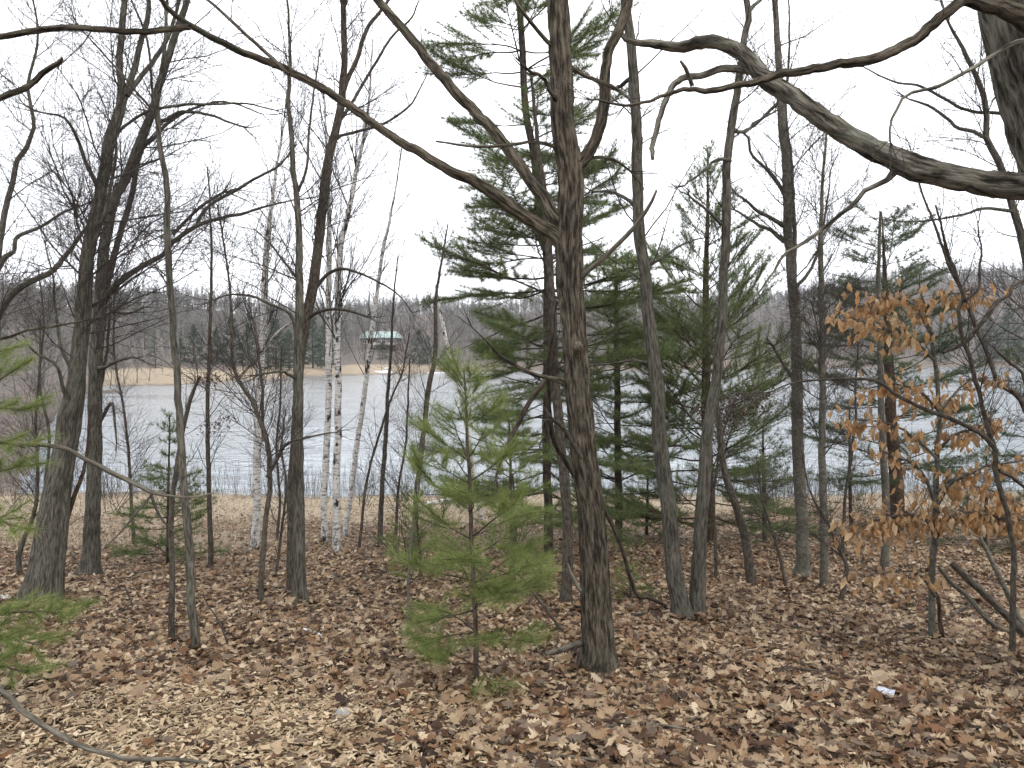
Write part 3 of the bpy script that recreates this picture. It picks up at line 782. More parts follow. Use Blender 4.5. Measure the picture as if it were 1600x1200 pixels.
tree('oak_tree', 'tall furrowed oak in the middle with two long limbs reaching left', 'oak tree', (935, 1049),
     [(935, 1049, 70), (935, 1030, 60), (935, 1000, 52), (930, 900, 45), (923, 800, 41), (912, 700, 40), (902, 600, 39), (895, 500, 37), (889, 430, 42), (888, 380, 42), (890, 320, 40), (891, 270, 40),
      (881, 200, 36), (876, 100, 34), (872, 0, 31), (870, -120, 28)], 'oak', sides=110, step=.03, disp=FUR, flare=.24, wob=.001, top=(3.5, .015), seed=1,
     crown=dict(n=26, L=1.0, t0=.62, lev=3, rmin=.0013), extra=oak_extra,
     branches=[
         dict(pts=[(890, 395, 26), (868, 369, 24), (843, 356, 22), (800, 333, 20), (767, 310, 19), (733, 290, 17), (683, 267, 15), (640, 240, 14), (600, 217, 13), (566, 190, 13), (531, 160, 12.5), (467, 123, 12),
                   (410, 93, 11.5), (350, 70, 10.5), (300, 43, 9.5), (267, 18, 8), (240, -8, 7), (180, -60, 4)], off=-.5, sides=16, step=.04, disp=LUMP, tw=1.2, tl=.5),
         dict(pts=[(296, 42, 9), (268, 46, 9), (230, 50, 9), (200, 50, 9), (150, 46, 9.5), (100, 43, 9.5), (60, 46, 10), (0, 53, 9.5), (-60, 60, 8), (-140, 58, 5)], d0=-.47, off=-.2, sides=12, step=.04, disp=LUMP, tw=1.6, tl=.5),
         dict(pts=[(452, 114, 6), (437, 100, 6), (394, 63, 5.5), (364, 33, 5), (323, -2, 4), (280, -40, 3)], d0=-.42, tw=2, tl=.4),
         dict(pts=[(898, 372, 26), (873, 346, 22), (853, 314, 20), (830, 280, 18.5), (800, 238, 18), (767, 198, 17), (750, 183, 18), (720, 152, 16), (683, 113, 15.5), (663, 92, 14.5), (643, 63, 14), (616, 33, 13.5), (586, 0, 12.5), (545, -50, 10), (480, -130, 5)],
              off=.3, sides=16, step=.04, disp=LUMP, tw=1.0, tl=.5, t0=.5),
         dict(pts=[(893, 285, 24), (904, 258, 21), (923, 240, 20), (940, 208, 18.5), (949, 167, 18), (952, 127, 17), (956, 87, 16), (967, 57, 15.5), (980, 27, 15), (988, 0, 14), (1000, -60, 11), (1010, -140, 5)], off=-.1, sides=16, step=.04, disp=LUMP, tw=1.0, tl=.5, t0=.6),
         dict(pts=[(906, 432, 11), (918, 422, 9), (947, 399, 8), (975, 371, 7.5), (998, 346, 7), (1012, 325, 6), (1026, 297, 4)], off=-.3, bark='deadwood', tw=.6, tl=.2, cut=1),
         dict(pts=[(884, 598, 12), (868, 591, 8), (853, 588, 7), (827, 582, 6), (800, 568, 5), (790, 562, 5), (773, 547, 4), (757, 528, 3), (738, 512, 2)], off=-.35, tw=2.5, tl=.3),
         dict(pts=[(912, 1005, 10), (893, 1009, 9), (870, 1018, 9), (853, 1021, 7)], off=-.35, bark='deadwood', tw=0, cut=1),
         dict(pts=[(912, 927, 6), (900, 913, 5.5), (892, 899, 5), (886, 880, 3)], off=-.25, bark='bleached', tw=0, label='short bleached white dead stub curving up'),
         dict(pts=[(868, 72, 9), (855, 66, 7), (840, 48, 6.5), (827, 33, 6), (805, 0, 5), (780, -50, 3)], off=-.3, tw=2, tl=.4),
         dict(pts=[(880, 165, 9), (866, 151, 7), (848, 118, 6), (835, 114, 5), (820, 105, 4)], off=-.4, tw=2, tl=.3),
         dict(pts=[(888, 104, 8), (913, 118, 7), (943, 128, 6), (965, 138, 5.5), (980, 152, 4)], off=-.3, tw=2, tl=.3),
         dict(pts=[(878, 232, 8), (852, 224, 6), (827, 223, 5), (790, 229, 5), (750, 230, 4.5), (715, 226, 4), (681, 221, 3)], off=-.4, tw=.8, tl=.2, cut=1),
         dict(pts=[(921, 745, 9), (905, 708, 8), (880, 668, 7), (866, 658, 6)], off=-.3, bark='brown', tw=1, tl=.2),
         dict(pts=[(900, 250, 7), (940, 246, 5), (962, 252, 4), (985, 268, 3)], off=.3, tw=2, tl=.3)])

TR = 'bare trees on the slope'
# clump right of the oak
tree('bare_tree', 'straight grey trunk right of the oak, thicker stem of a forked pair', 'tree', (1063, 965),
     [(1065, 966, 42), (1062, 945, 31), (1052, 900, 27), (1045, 840, 25), (1037, 767, 24), (1027, 700, 23), (1022, 600, 21), (1013, 533, 20), (1009, 467, 19), (1003, 400, 18), (998, 367, 18), (995, 300, 17), (990, 200, 16.5), (987, 133, 16),
      (983, 67, 15), (977, 0, 14)], 'grey', TR, sides=22, step=.085, disp=LUMP, flare=.22, top=(3.5, .012), seed=2, crown=dict(n=26, L=.9, t0=.35, lev=3),
     branches=[dict(pts=[(1022, 560, 7), (1005, 568, 5.5), (990, 562, 5), (970, 566, 4), (930, 570, 2.5)], off=.3, tw=4, tl=.35),
               dict(pts=[(990, 120, 8), (960, 140, 5), (935, 130, 3)], off=.4, tw=3, tl=.4),
               dict(pts=[(1003, 420, 7), (1030, 405, 5), (1070, 380, 3.5), (1100, 372, 2)], off=.5, tw=4, tl=.4),
               dict(pts=[(1000, 340, 8), (985, 315, 6), (955, 300, 5), (930, 300, 3)], off=.4, tw=3, tl=.4)])
tree('bare_tree', 'slimmer stem of the forked pair right of the oak, leaning right', 'tree', (1091, 964),
     [(1090, 965, 34), (1091, 945, 26), (1097, 850, 22), (1102, 750, 20), (1108, 680, 18), (1120, 600, 16), (1129, 500, 15), (1134, 400, 14), (1138, 283, 13.5), (1144, 200, 12.5), (1154, 133, 11.5), (1163, 60, 10.5), (1169, 20, 10), (1164, -10, 9)],
     'grey', TR, sides=18, step=.085, disp=LUMP, flare=.22, top=(2.5, .01), seed=3, crown=dict(n=22, L=.8, t0=.4, lev=3),
     branches=[dict(pts=[(1141, 253, 6), (1128, 249, 5.5), (1115, 252, 5), (1105, 262, 4.5), (1090, 275, 4), (1076, 283, 3.5), (1070, 290, 2.5)], off=-.3, tw=3, tl=.3),
               dict(pts=[(1128, 350, 6), (1110, 333, 5), (1090, 318, 4), (1077, 306, 3)], off=-.2, tw=3, tl=.3),
               dict(pts=[(1168, 20, 8), (1180, 8, 6), (1200, -12, 4)], off=.2, tw=3, tl=.3),
               dict(pts=[(1146, 205, 6), (1160, 206, 5), (1172, 203, 4.5), (1180, 190, 4), (1210, 175, 3)], off=.2, tw=4, tl=.3)])
tree('bare_tree', 'thin dark curved sapling just right of the forked pair', 'sapling', (1176, 918),
     [(1176, 918, 17), (1172, 880, 15), (1163, 833, 13), (1149, 783, 12), (1133, 733, 11), (1124, 660, 9), (1120, 600, 6), (1124, 520, 4), (1130, 450, 2)], 'brown', TR, seed=4, crown=dict(n=26, L=.5, t0=.3, lev=2))
def dark_cluster(pxs, n, spread):
    def f(root, g, rng):
        V, T, k = [], [], 0
        for px, py in pxs:
            c = at(px, py, g[1] - .05)
            for _ in range(n):
                p = c + rng.normal(0, 1, 3) * np.array(spread); a = rng.normal(0, 1, (2, 3)); s = rng.uniform(.012, .028)
                x, y = norm(a[0]) * s, norm(np.cross(a[0], a[1])) * s * .55; z = norm(np.cross(x, y)) * s * .5
                V += [p - x, p + y + z, p + x, p - y + z]; T += [[k, k + 1, k + 2], [k, k + 2, k + 3]]; k += 4
        o = obj('leaves', mesh('leaves', np.array(V) - g, None, T, [M['leaf_dark']]), root); o['kind'] = 'stuff'
    return f
tree('bare_tree', 'short thin sapling holding a tuft of dark curled leaves among the pines', 'sapling', (1119, 910), [(1119, 910, 6), (1118, 833, 5), (1117, 780, 4.5), (1122, 720, 4), (1135, 660, 3), (1150, 630, 2)], 'brown', TR, seed=5,
     crown=dict(n=26, L=.4, t0=.5, lev=2), extra=dark_cluster([(1105, 640), (1135, 648), (1150, 625), (1120, 655), (1165, 640), (1180, 625)], 130, (.12, .15, .08)))
tree('bare_tree', 'tall straight pale trunk with mossy foot right of the pines', 'tree', (1254, 900),
     [(1254, 902, 36), (1254, 885, 23), (1255, 860, 20), (1252, 800, 19), (1245, 700, 18), (1241, 600, 17), (1238, 500, 15.5), (1232, 400, 14.5), (1226, 367, 14), (1224, 267, 13), (1219, 200, 12), (1216, 150, 11), (1213, 67, 9.5), (1209, 0, 8.5), (1206, -60, 7)],
     'smooth', TR, sides=18, step=.07, disp=LUMP, flare=.15, top=(2.5, .012), seed=6, crown=dict(n=34, L=1.0, t0=.35, lev=3),
     branches=[dict(pts=[(1240, 520, 9), (1243, 420, 7), (1242, 350, 6.5), (1240, 300, 6), (1234, 240, 5.5), (1228, 180, 5), (1232, 120, 4), (1235, 40, 3), (1232, -20, 2)], off=.2, tw=2.5, tl=.5),
               dict(pts=[(1243, 600, 8), (1235, 585, 6), (1225, 570, 5), (1212, 550, 5), (1208, 540, 4)], off=-.2, tw=2, tl=.3),
               dict(pts=[(1224, 300, 7), (1215, 285, 6), (1195, 262, 5), (1172, 240, 4.5), (1168, 215, 4), (1155, 205, 3)], off=-.2, tw=4, tl=.35),
               dict(pts=[(1226, 355, 8), (1200, 340, 6), (1180, 330, 5.5), (1165, 315, 4.5), (1152, 305, 3)], off=-.3, tw=4, tl=.35),
               dict(pts=[(1228, 378, 8), (1205, 360, 6), (1185, 352, 5), (1160, 335, 4), (1148, 328, 3)], off=.3, tw=4, tl=.35),
               dict(pts=[(1217, 160, 6), (1200, 175, 5), (1180, 195, 4), (1160, 205, 3)], off=.3, tw=4, tl=.3),
               dict(pts=[(1242, 450, 6), (1265, 420, 5), (1280, 380, 4), (1290, 330, 3), (1300, 260, 2)], off=.3, tw=4, tl=.4)])
tree('bare_tree', 'thin straight trunk standing between the tall pale trunk and the red pine', 'tree', (1289, 922),
     [(1289, 923, 15), (1288, 900, 13), (1285, 800, 12), (1282, 700, 11), (1281, 600, 10), (1281, 500, 9), (1282, 400, 8), (1284, 330, 6), (1289, 250, 4), (1293, 180, 2.5)], 'smooth', TR, sides=12, seed=7, crown=dict(n=40, L=.75, t0=.3, lev=3))
tree('bare_tree', 'slim grey trunk close in front of the red pine trunk', 'tree', (1384, 895),
     [(1384, 896, 16), (1383, 870, 12.5), (1383, 800, 11.5), (1378, 700, 10.5), (1375, 600, 9), (1373, 500, 8), (1372, 430, 6), (1376, 330, 4)], 'smooth', TR, sides=12, seed=8, crown=dict(n=26, L=.6, t0=.4, lev=2))
tree('bare_tree', 'crooked thin sapling bending left below the thin straight trunks', 'sapling', (1313, 947),
     [(1313, 947, 8), (1323, 893, 7), (1322, 880, 6.5), (1308, 850, 6), (1296, 822, 5), (1280, 800, 4), (1262, 760, 3), (1255, 720, 2)], 'brown', TR, seed=9, crown=dict(n=22, L=.45, t0=.35, lev=2))
tree('bare_tree', 'thin leaning sapling just left of the mossy footed tall trunk', 'sapling', (1229, 922), [(1229, 922, 6), (1222, 885, 5.5), (1212, 845, 5), (1203, 815, 4), (1190, 770, 3), (1185, 720, 2)], 'brown', TR, seed=10, crown=dict(n=20, L=.45, t0=.3, lev=2))
tree('bare_tree', 'pole thin sapling left of the slim grey trunk near the orange leaves', 'sapling', (1317, 870), [(1317, 870, 6), (1320, 800, 5), (1328, 730, 4.5), (1336, 659, 4), (1338, 600, 3), (1345, 500, 2)], 'brown', TR, seed=11, crown=dict(n=26, L=.5, t0=.25, lev=2))
# behind the oak
tree('bare_tree', 'dark smooth trunk half hidden just behind the oak', 'tree', (884, 946),
     [(884, 947, 27), (886, 920, 19), (888, 860, 17), (888, 800, 16), (886, 767, 16), (874, 650, 15), (869, 590, 14), (867, 533, 13), (863, 450, 12), (858, 380, 11), (852, 300, 9), (842, 220, 7), (830, 120, 4)], 'brown', TR, sides=16, flare=.18, disp=LUMP, seed=12, crown=dict(n=22, L=.8, t0=.4, lev=3),
     branches=[dict(pts=[(866, 540, 7), (858, 580, 6), (848, 597, 8), (827, 627, 8), (807, 663, 7.5), (790, 700, 6), (775, 745, 4)], off=-.4, tw=1.5, tl=.3, bark='pine')])
tree('arching_sapling', 'long thin bent stem crossing in front of the oak and arching to the ground', 'sapling', (1053, 963),
     [(1058, 968, 6), (1040, 948, 5.5), (1010, 935, 5), (993, 930, 6), (970, 857, 6), (943, 800, 7), (933, 790, 7), (910, 763, 8), (887, 727, 8), (867, 693, 8), (862, 668, 8), (858, 600, 7), (859, 560, 6), (866, 520, 4), (870, 470, 2.5)], 'pine', None, off=-2.35, d=8.0, seed=13, sides=9, wob=.003,
     crown=dict(n=8, L=.3, t0=.3, lev=1))
# left clump
MT = dict(n=44, L=1.2, t0=.28, lev=3)
tree('bare_tree', 'thick leaning left trunk of the big pair at left, forking high up', 'tree', (62, 938),
     [(62, 940, 66), (66, 915, 54), (72, 860, 44), (80, 797, 34), (90, 745, 31), (100, 690, 29), (115, 600, 25), (127, 500, 23), (138, 400, 20), (146, 350, 19), (157, 300, 18), (173, 217, 17), (187, 173, 15), (190, 133, 11), (188, 83, 10), (193, 17, 9), (198, -20, 8)], 'grey', TR,
     sides=26, step=.085, disp=LUMP, flare=.24, top=(3, .012), seed=14, crown=MT,
     branches=[dict(pts=[(186, 172, 11), (197, 143, 10), (206, 115, 9.5), (213, 93, 9), (222, 60, 8.5), (231, 30, 8), (231, -20, 6)], off=.3, tw=3, tl=.6),
               dict(pts=[(199, 148, 8), (222, 115, 7.5), (247, 83, 7), (268, 40, 6), (285, -20, 4)], off=.4, tw=3, tl=.6),
               dict(pts=[(88, 935, 22), (90, 880, 20), (95, 800, 20), (105, 720, 18), (118, 640, 15), (126, 580, 12), (130, 540, 8)], off=.1, sides=12, tw=1, tl=.4),
               dict(pts=[(158, 300, 8), (135, 255, 6), (120, 215, 5), (100, 185, 4), (60, 175, 2.5)], off=-.5, tw=5, tl=.5),
               dict(pts=[(118, 590, 7), (95, 545, 5), (84, 470, 4), (82, 430, 3), (70, 380, 2)], off=-.3, tw=5, tl=.5),
               dict(pts=[(113, 640, 8), (100, 610, 6), (88, 570, 5), (60, 555, 4), (45, 540, 3)], off=-.5, tw=5, tl=.4),
               dict(pts=[(140, 400, 8), (160, 330, 6), (178, 250, 5), (180, 200, 3)], off=-.2, tw=5, tl=.6),
               dict(pts=[(168, 240, 7), (190, 200, 5), (240, 170, 4.5), (320, 165, 4), (375, 162, 3), (430, 172, 2)], off=.5, tw=5, tl=.5)])
tree('bare_tree', 'upright right trunk of the big pair at left with a flared foot', 'tree', (141, 902),
     [(139, 904, 46), (141, 885, 31), (144, 840, 25), (145, 783, 22), (147, 700, 21), (147, 633, 20), (150, 533, 20), (155, 467, 19), (160, 400, 16), (165, 370, 15), (175, 320, 14), (189, 290, 14), (207, 250, 14), (223, 207, 13), (240, 167, 12), (250, 133, 11), (263, 93, 10.5), (277, 50, 10), (291, 5, 9), (300, -40, 8)],
     'grey', TR, sides=24, step=.085, disp=LUMP, flare=.2, top=(2.5, .012), seed=15, crown=MT,
     branches=[dict(pts=[(158, 470, 14), (168, 430, 11), (176, 400, 10), (184, 380, 9.5), (200, 325, 9), (207, 290, 8.5), (213, 257, 8), (225, 225, 6)], off=.4, tw=3, tl=.6),
               dict(pts=[(160, 472, 12), (170, 458, 10.5), (187, 440, 10), (220, 417, 8.5), (253, 400, 8), (270, 380, 7.5), (305, 354, 7), (335, 344, 5.5), (367, 337, 5), (417, 323, 3.5), (460, 312, 2)], off=-.5, tw=5, tl=.6),
               dict(pts=[(306, 353, 6), (323, 323, 5.5), (360, 302, 5), (393, 283, 4.5), (433, 263, 3.5), (460, 230, 2)], d0=-.3, off=-.2, tw=5, tl=.6),
               dict(pts=[(270, 365, 6), (295, 340, 5), (315, 322, 5), (350, 300, 4)], d0=-.2, off=-.2, tw=4, tl=.5),
               dict(pts=[(152, 510, 7), (165, 480, 5.5), (190, 490, 4.5), (215, 485, 3.5), (225, 480, 2)], off=-.3, tw=6, tl=.4),
               dict(pts=[(148, 640, 7), (158, 600, 5), (165, 560, 5), (170, 505, 4), (172, 480, 3)], off=.3, tw=2, tl=.4, bark='brown'),
               dict(pts=[(148, 575, 8), (165, 573, 6), (185, 563, 5), (205, 558, 4), (215, 560, 3)], off=-.4, tw=6, tl=.4),
               dict(pts=[(147, 680, 7), (160, 650, 6), (174, 630, 5), (178, 655, 4), (182, 690, 2.5)], off=-.3, tw=2, tl=.3),
               dict(pts=[(215, 232, 8), (240, 215, 6), (262, 190, 5), (300, 168, 4), (350, 160, 3), (410, 178, 2)], off=.3, tw=5, tl=.5),
               dict(pts=[(248, 190, 7), (262, 185, 6), (283, 175, 5), (330, 180, 4), (380, 198, 3)], off=-.3, tw=5, tl=.5)])
tree('bare_tree', 'reddish thin stem beside the foot of the thick leaning left trunk', 'sapling', (97, 938), [(96, 939, 8), (97, 867, 8), (106, 817, 7.5), (118, 775, 7), (132, 740, 6), (138, 700, 4), (142, 640, 3)], 'redpine', TR, seed=16, crown=dict(n=16, L=.5, t0=.4, lev=2))
tree('bare_tree', 'dark thin crooked stem at the left of the thick leaning trunk', 'sapling', (32, 900), [(32, 900, 9), (30, 870, 8), (40, 840, 7), (55, 800, 6), (60, 740, 5), (58, 660, 4), (64, 560, 3), (62, 480, 2)], 'grey', TR, seed=17, crown=dict(n=16, L=.7, t0=.2, lev=3))
tree('bare_tree', 'smooth slender trunk with bumps, right one of two near saplings at left', 'tree', (306, 1019),
     [(306, 1020, 17), (305, 1000, 15), (303, 950, 14), (300, 900, 13), (296, 840, 12.5), (292, 780, 12), (285, 690, 11.5), (280, 600, 10.5), (273, 520, 10), (268, 440, 10), (265, 385, 10), (264, 317, 9), (259, 275, 8.5), (252, 240, 8), (247, 200, 7.5), (245, 177, 7), (246, 133, 6), (255, 60, 5), (262, -10, 4)], 'grey', TR,
     sides=16, step=.085, disp=LUMP, flare=.08, top=(1.5, .004), seed=18, crown=dict(n=30, L=.7, t0=.45, lev=3),
     branches=[dict(pts=[(288, 745, 8), (276, 720, 0.9)], off=0, tw=0), dict(pts=[(246, 185, 5), (232, 165, 4), (205, 135, 3.5), (160, 80, 3), (120, 40, 2)], off=-.3, tw=4, tl=.4),
               dict(pts=[(250, 230, 5), (240, 150, 4), (228, 60, 3.5), (205, 0, 3)], off=-.3, tw=4, tl=.4)])
tree('bare_tree', 'darker slim stem, left one of two near saplings at left, leaning right higher up', 'tree', (268, 1008),
     [(268, 1009, 11), (267, 980, 10), (267, 900, 9), (267, 820, 8.5), (272, 760, 8), (280, 710, 7.5), (287, 667, 7), (298, 622, 6), (313, 588, 4)], 'brown', TR, seed=19, crown=dict(n=14, L=.4, t0=.5, lev=2))
tree('bare_tree', 'thin straight sapling with dark leaf clusters left of the first birch', 'sapling', (330, 892),
     [(330, 893, 9), (328, 800, 7.5), (326, 700, 7), (326, 600, 6), (328, 500, 5), (330, 400, 4), (328, 320, 3), (324, 260, 2)], 'brown', TR, seed=20, crown=dict(n=30, L=.7, t0=.25, lev=2), extra=dark_cluster([(322, 592), (335, 590), (330, 672), (345, 660)], 55, (.12, .12, .05)))
tree('bare_tree', 'dark slender stem in front of the first birch, kinking left higher up', 'sapling', (406, 948),
     [(406, 949, 11), (407, 900, 9), (412, 830, 8.5), (418, 770, 8), (418, 720, 8), (412, 680, 8), (400, 650, 7), (388, 622, 6.5), (372, 600, 6), (363, 573, 5.5), (360, 533, 5), (360, 470, 4), (352, 400, 3), (340, 320, 2)], 'brown', TR, seed=21, crown=dict(n=40, L=.7, t0=.35, lev=2),
     branches=[dict(pts=[(412, 690, 6), (410, 640, 5), (408, 600, 4.5), (402, 540, 4), (395, 500, 3)], off=.3, tw=4, tl=.4),
               dict(pts=[(418, 745, 6), (440, 705, 5), (455, 690, 4), (490, 680, 3), (525, 676, 2)], off=-.2, tw=4, tl=.4)])
tree('bare_tree', 'pale grey straight trunk, front one of the crossed pair left of the birches', 'tree', (468, 943),
     [(468, 944, 33), (467, 925, 24), (466, 860, 20), (464, 767, 18), (464, 667, 17), (466, 567, 15), (468, 467, 13), (469, 400, 11), (469, 340, 10), (466, 290, 8.5), (461, 230, 7.5), (454, 167, 6.5), (455, 130, 6), (453, 60, 4), (448, -10, 3)], 'grey', TR, sides=18, step=.085, disp=LUMP, flare=.22, top=(1.2, .003), seed=22, crown=dict(n=34, L=.8, t0=.4, lev=3),
     branches=[dict(pts=[(466, 545, 7), (458, 500, 6), (445, 485, 5), (420, 475, 4.5), (395, 463, 4), (360, 460, 3), (330, 470, 2)], off=-.3, tw=4, tl=.4),
               dict(pts=[(468, 440, 6), (455, 425, 4.5), (440, 405, 3.5), (420, 380, 3), (400, 360, 2)], off=.2, tw=5, tl=.4),
               dict(pts=[(466, 300, 5), (480, 260, 4), (485, 200, 3.5), (492, 150, 3), (498, 90, 2)], off=-.2, tw=5, tl=.4),
               dict(pts=[(465, 590, 6), (450, 585, 5), (440, 580, 4), (405, 585, 3)], off=-.4, tw=4, tl=.3)])
tree('bare_tree', 'dark trunk leaning right, rear one of the crossed pair left of the birches', 'tree', (456, 930),
     [(456, 931, 20), (455, 900, 15), (455, 800, 13), (457, 733, 13), (462, 650, 13.5), (468, 570, 14), (477, 500, 16), (487, 450, 16), (493, 400, 15.5), (496, 384, 15), (504, 317, 14.5), (514, 250, 13.5), (524, 200, 12.5), (530, 160, 11.5), (534, 100, 10), (536, 40, 9), (537, -30, 8)], 'brown', TR, sides=16, step=.07, disp=LUMP, flare=.18, top=(3, .01), seed=23, crown=dict(n=40, L=1.0, t0=.4, lev=3),
     branches=[dict(pts=[(529, 165, 8), (537, 143, 8), (548, 115, 7.5), (560, 87, 7), (570, 55, 6.5), (578, 37, 6), (593, 18, 5), (615, -10, 4)], off=.3, tw=4, tl=.6),
               dict(pts=[(520, 225, 6), (533, 213, 5), (573, 203, 4.5), (606, 190, 4), (630, 175, 3.5), (645, 160, 3), (656, 140, 2.5), (668, 115, 1.5)], off=.4, tw=4, tl=.5),
               dict(pts=[(488, 455, 7), (500, 440, 6), (515, 425, 5.5), (535, 420, 5), (560, 428, 4), (585, 440, 3.5), (620, 460, 2.5), (645, 490, 1.5)], off=-.3, tw=4, tl=.4),
               dict(pts=[(480, 500, 7), (495, 490, 5.5), (520, 483, 5), (545, 485, 4.5), (572, 495, 3.5)], off=-.4, tw=4, tl=.4),
               dict(pts=[(530, 190, 6), (550, 160, 5), (580, 110, 4.5), (610, 60, 4), (640, 30, 3), (655, 0, 2)], off=.5, tw=5, tl=.5)])
# birches
BI = 'white birches by the shore'
tree('birch_tree', 'single white birch, leftmost, standing with mossy foot in front of the lake', 'birch tree', (397, 860),
     [(396, 861, 20), (398, 845, 15), (402, 797, 13), (403, 700, 12.5), (409, 600, 12), (412, 550, 11.5), (415, 467, 10.5), (417, 400, 9), (422, 350, 7), (430, 283, 5), (440, 217, 3), (448, 150, 2)], 'birch', BI, sides=12, seed=24, crown=dict(n=24, L=1.2, t0=.35, lev=3, up=.12, ang=(20, 50), rmin=.0018),
     branches=[dict(pts=[(413, 545, 5), (425, 530, 4), (440, 515, 3.5), (470, 495, 2)], off=-.2, bark='birch', tw=3, tl=.4)])
tree('birch_tree', 'left birch of the three standing close together', 'birch tree', (508, 850), [(508, 851, 13), (507, 800, 11), (507, 767, 11), (511, 700, 10.5), (514, 633, 10), (514, 533, 10), (514, 467, 9), (515, 400, 8), (513, 320, 6), (509, 220, 4), (505, 130, 2)], 'birch', BI, sides=12, seed=25, crown=dict(n=20, L=1.2, t0=.4, lev=3, up=.12, ang=(20, 50), rmin=.0015))
tree('birch_tree', 'middle and tallest birch of the three standing close together', 'birch tree', (527, 866), [(527, 867, 17), (526, 840, 13), (525, 767, 12), (527, 633, 11), (527, 500, 10), (530, 400, 9), (540, 350, 8), (549, 305, 7), (556, 260, 6), (565, 217, 5), (575, 140, 3.5), (583, 60, 2)], 'birch', BI, sides=12, seed=26, crown=dict(n=24, L=1.3, t0=.4, lev=3, up=.12, ang=(20, 50), rmin=.0015))
tree('birch_tree', 'right birch of the three, slender and leaning to the right', 'birch tree', (538, 842), [(538, 843, 11), (541, 815, 9), (546, 783, 8.5), (556, 700, 8.5), (570, 613, 8), (583, 500, 7), (596, 400, 5.5), (606, 350, 4.5), (616, 300, 3), (628, 230, 2)], 'birch', BI, sides=10, seed=27, crown=dict(n=18, L=1.0, t0=.4, lev=3, up=.12, ang=(20, 50), rmin=.0015))
tree('birch_tree', 'bare white broken stem leaning left behind the green pine sapling', 'birch tree', (752, 812), [(752, 812, 8), (738, 720, 7.5), (720, 613, 7), (710, 587, 6.5), (697, 533, 6), (686, 480, 5), (680, 445, 2)], 'birch', BI, sides=9, seed=28, crown=dict(n=3, L=.5, t0=.5, lev=1))
# thin stems between birches and oak
for k, (lab, tr_, bk, n_) in enumerate([
    ('thin forked dark stem right of the birches by the shore', [(593, 856, 9), (597, 767, 7.5), (602, 700, 7), (605, 650, 6.5), (606, 620, 5.5), (612, 540, 4), (615, 470, 3), (622, 400, 2)], 'brown', 30),
    ('dark slender stem left behind the green pine sapling with a bend at mid height', [(648, 888, 9), (650, 783, 8), (658, 715, 8), (664, 650, 8), (671, 593, 8), (678, 560, 7), (680, 500, 6), (681, 460, 5), (690, 410, 3.5), (700, 350, 2)], 'brown', 34),
    ('pale thin stem standing low before the pine sapling, left side', [(640, 994, 6), (637, 920, 5), (640, 850, 4), (648, 790, 3), (655, 730, 2)], 'smooth', 10),
    ('thin short stem left of the dark pine trunk foot', [(802, 923, 8), (803, 870, 6), (806, 800, 5), (800, 740, 3)], 'brown', 10),
    ('wispy sapling between the birches and the pine sapling near the water', [(560, 862, 5), (566, 800, 4.5), (580, 720, 4), (605, 640, 3.5), (628, 580, 2.5), (640, 520, 2)], 'brown', 26),
    ('wispy multi twigged sapling at the water edge left of the bent slender stem', [(618, 842, 5), (622, 760, 4), (632, 700, 3.5), (637, 640, 3), (640, 560, 2)], 'twig', 26),
    ('thin grey sapling at the water edge right of the first birch', [(432, 848, 5), (436, 780, 4), (430, 700, 3.5), (437, 620, 3), (440, 540, 2)], 'twig', 26),
    ('thin sapling between the two near saplings and the straight sapling at left', [(210, 850, 6), (205, 760, 5), (198, 660, 4), (180, 560, 3.5), (178, 470, 2.5)], 'brown', 34),
    ('thin twiggy sapling between the big pair and the far left edge', [(75, 840, 6), (70, 760, 5), (78, 680, 4.5), (62, 600, 4), (68, 500, 3), (60, 420, 2)], 'twig', 20),
    ('thin upright sapling at left between the pale trunk pair and birch', [(432, 905, 5), (440, 830, 4), (448, 760, 3.5), (440, 700, 3), (447, 640, 2)], 'brown', 16),
]):
    tree('bare_sapling', lab, 'sapling', tr_[0][:2], tr_, bk, 'thin saplings on the slope', seed=40 + k, sides=8, crown=dict(n=n_, L=.62, t0=.3, lev=2, up=.08))
# trees outside the left edge whose limbs reach in
tree('bare_tree', 'grey blue twiggy tree at the far left edge, trunk leaning into view', 'tree', (-40, 850), [(-40, 850, 16), (-30, 700, 14), (-15, 500, 12), (0, 365, 9), (20, 283, 8), (27, 250, 7.5), (43, 227, 7), (53, 190, 5.5), (45, 130, 4.5), (60, 60, 3.5), (50, -10, 2.5)], 'grey', TR, d=13.5, seed=60, sides=12,
     crown=dict(n=26, L=1.5, t0=.35, lev=3, rmin=.0022),
     branches=[dict(pts=[(-22, 620, 12), (-5, 530, 11), (0, 493, 11), (33, 453, 10), (80, 427, 9), (103, 400, 7.5), (133, 360, 5), (170, 330, 3)], tw=4, tl=.6, off=-.3),
               dict(pts=[(-8, 430, 9), (10, 400, 8), (22, 394, 7), (28, 370, 6), (60, 355, 5), (100, 330, 4), (135, 318, 2.5)], tw=4, tl=.6, off=.3)])
tree('bare_tree', 'dark tree at left outside the edge with one broken limb in view', 'tree', (-260, 1000), [(-260, 1000, 70), (-255, 900, 52), (-240, 700, 46), (-230, 500, 42), (-210, 250, 38), (-200, 0, 34)], 'oak', TR, d=5.6, seed=61, sides=20, disp=LUMP, top=(3, .02),
     crown=dict(n=10, L=1.0, t0=.75, lev=3),
     branches=[dict(pts=[(-212, 250, 18), (-150, 205, 12), (-70, 170, 10), (0, 151, 9.5), (40, 137, 9.5), (67, 114, 8.5), (90, 98, 7.5), (97, 91, 4)], off=-.3, sides=12, disp=LUMP, tw=1.2, tl=.25, cut=1, t0=.5),
               dict(pts=[(-230, 560, 12), (-120, 540, 8), (0, 525, 5), (37, 514, 4.5), (75, 511, 4), (118, 502, 2.5), (150, 497, 1.5)], off=.5, tw=4, tl=.35)])

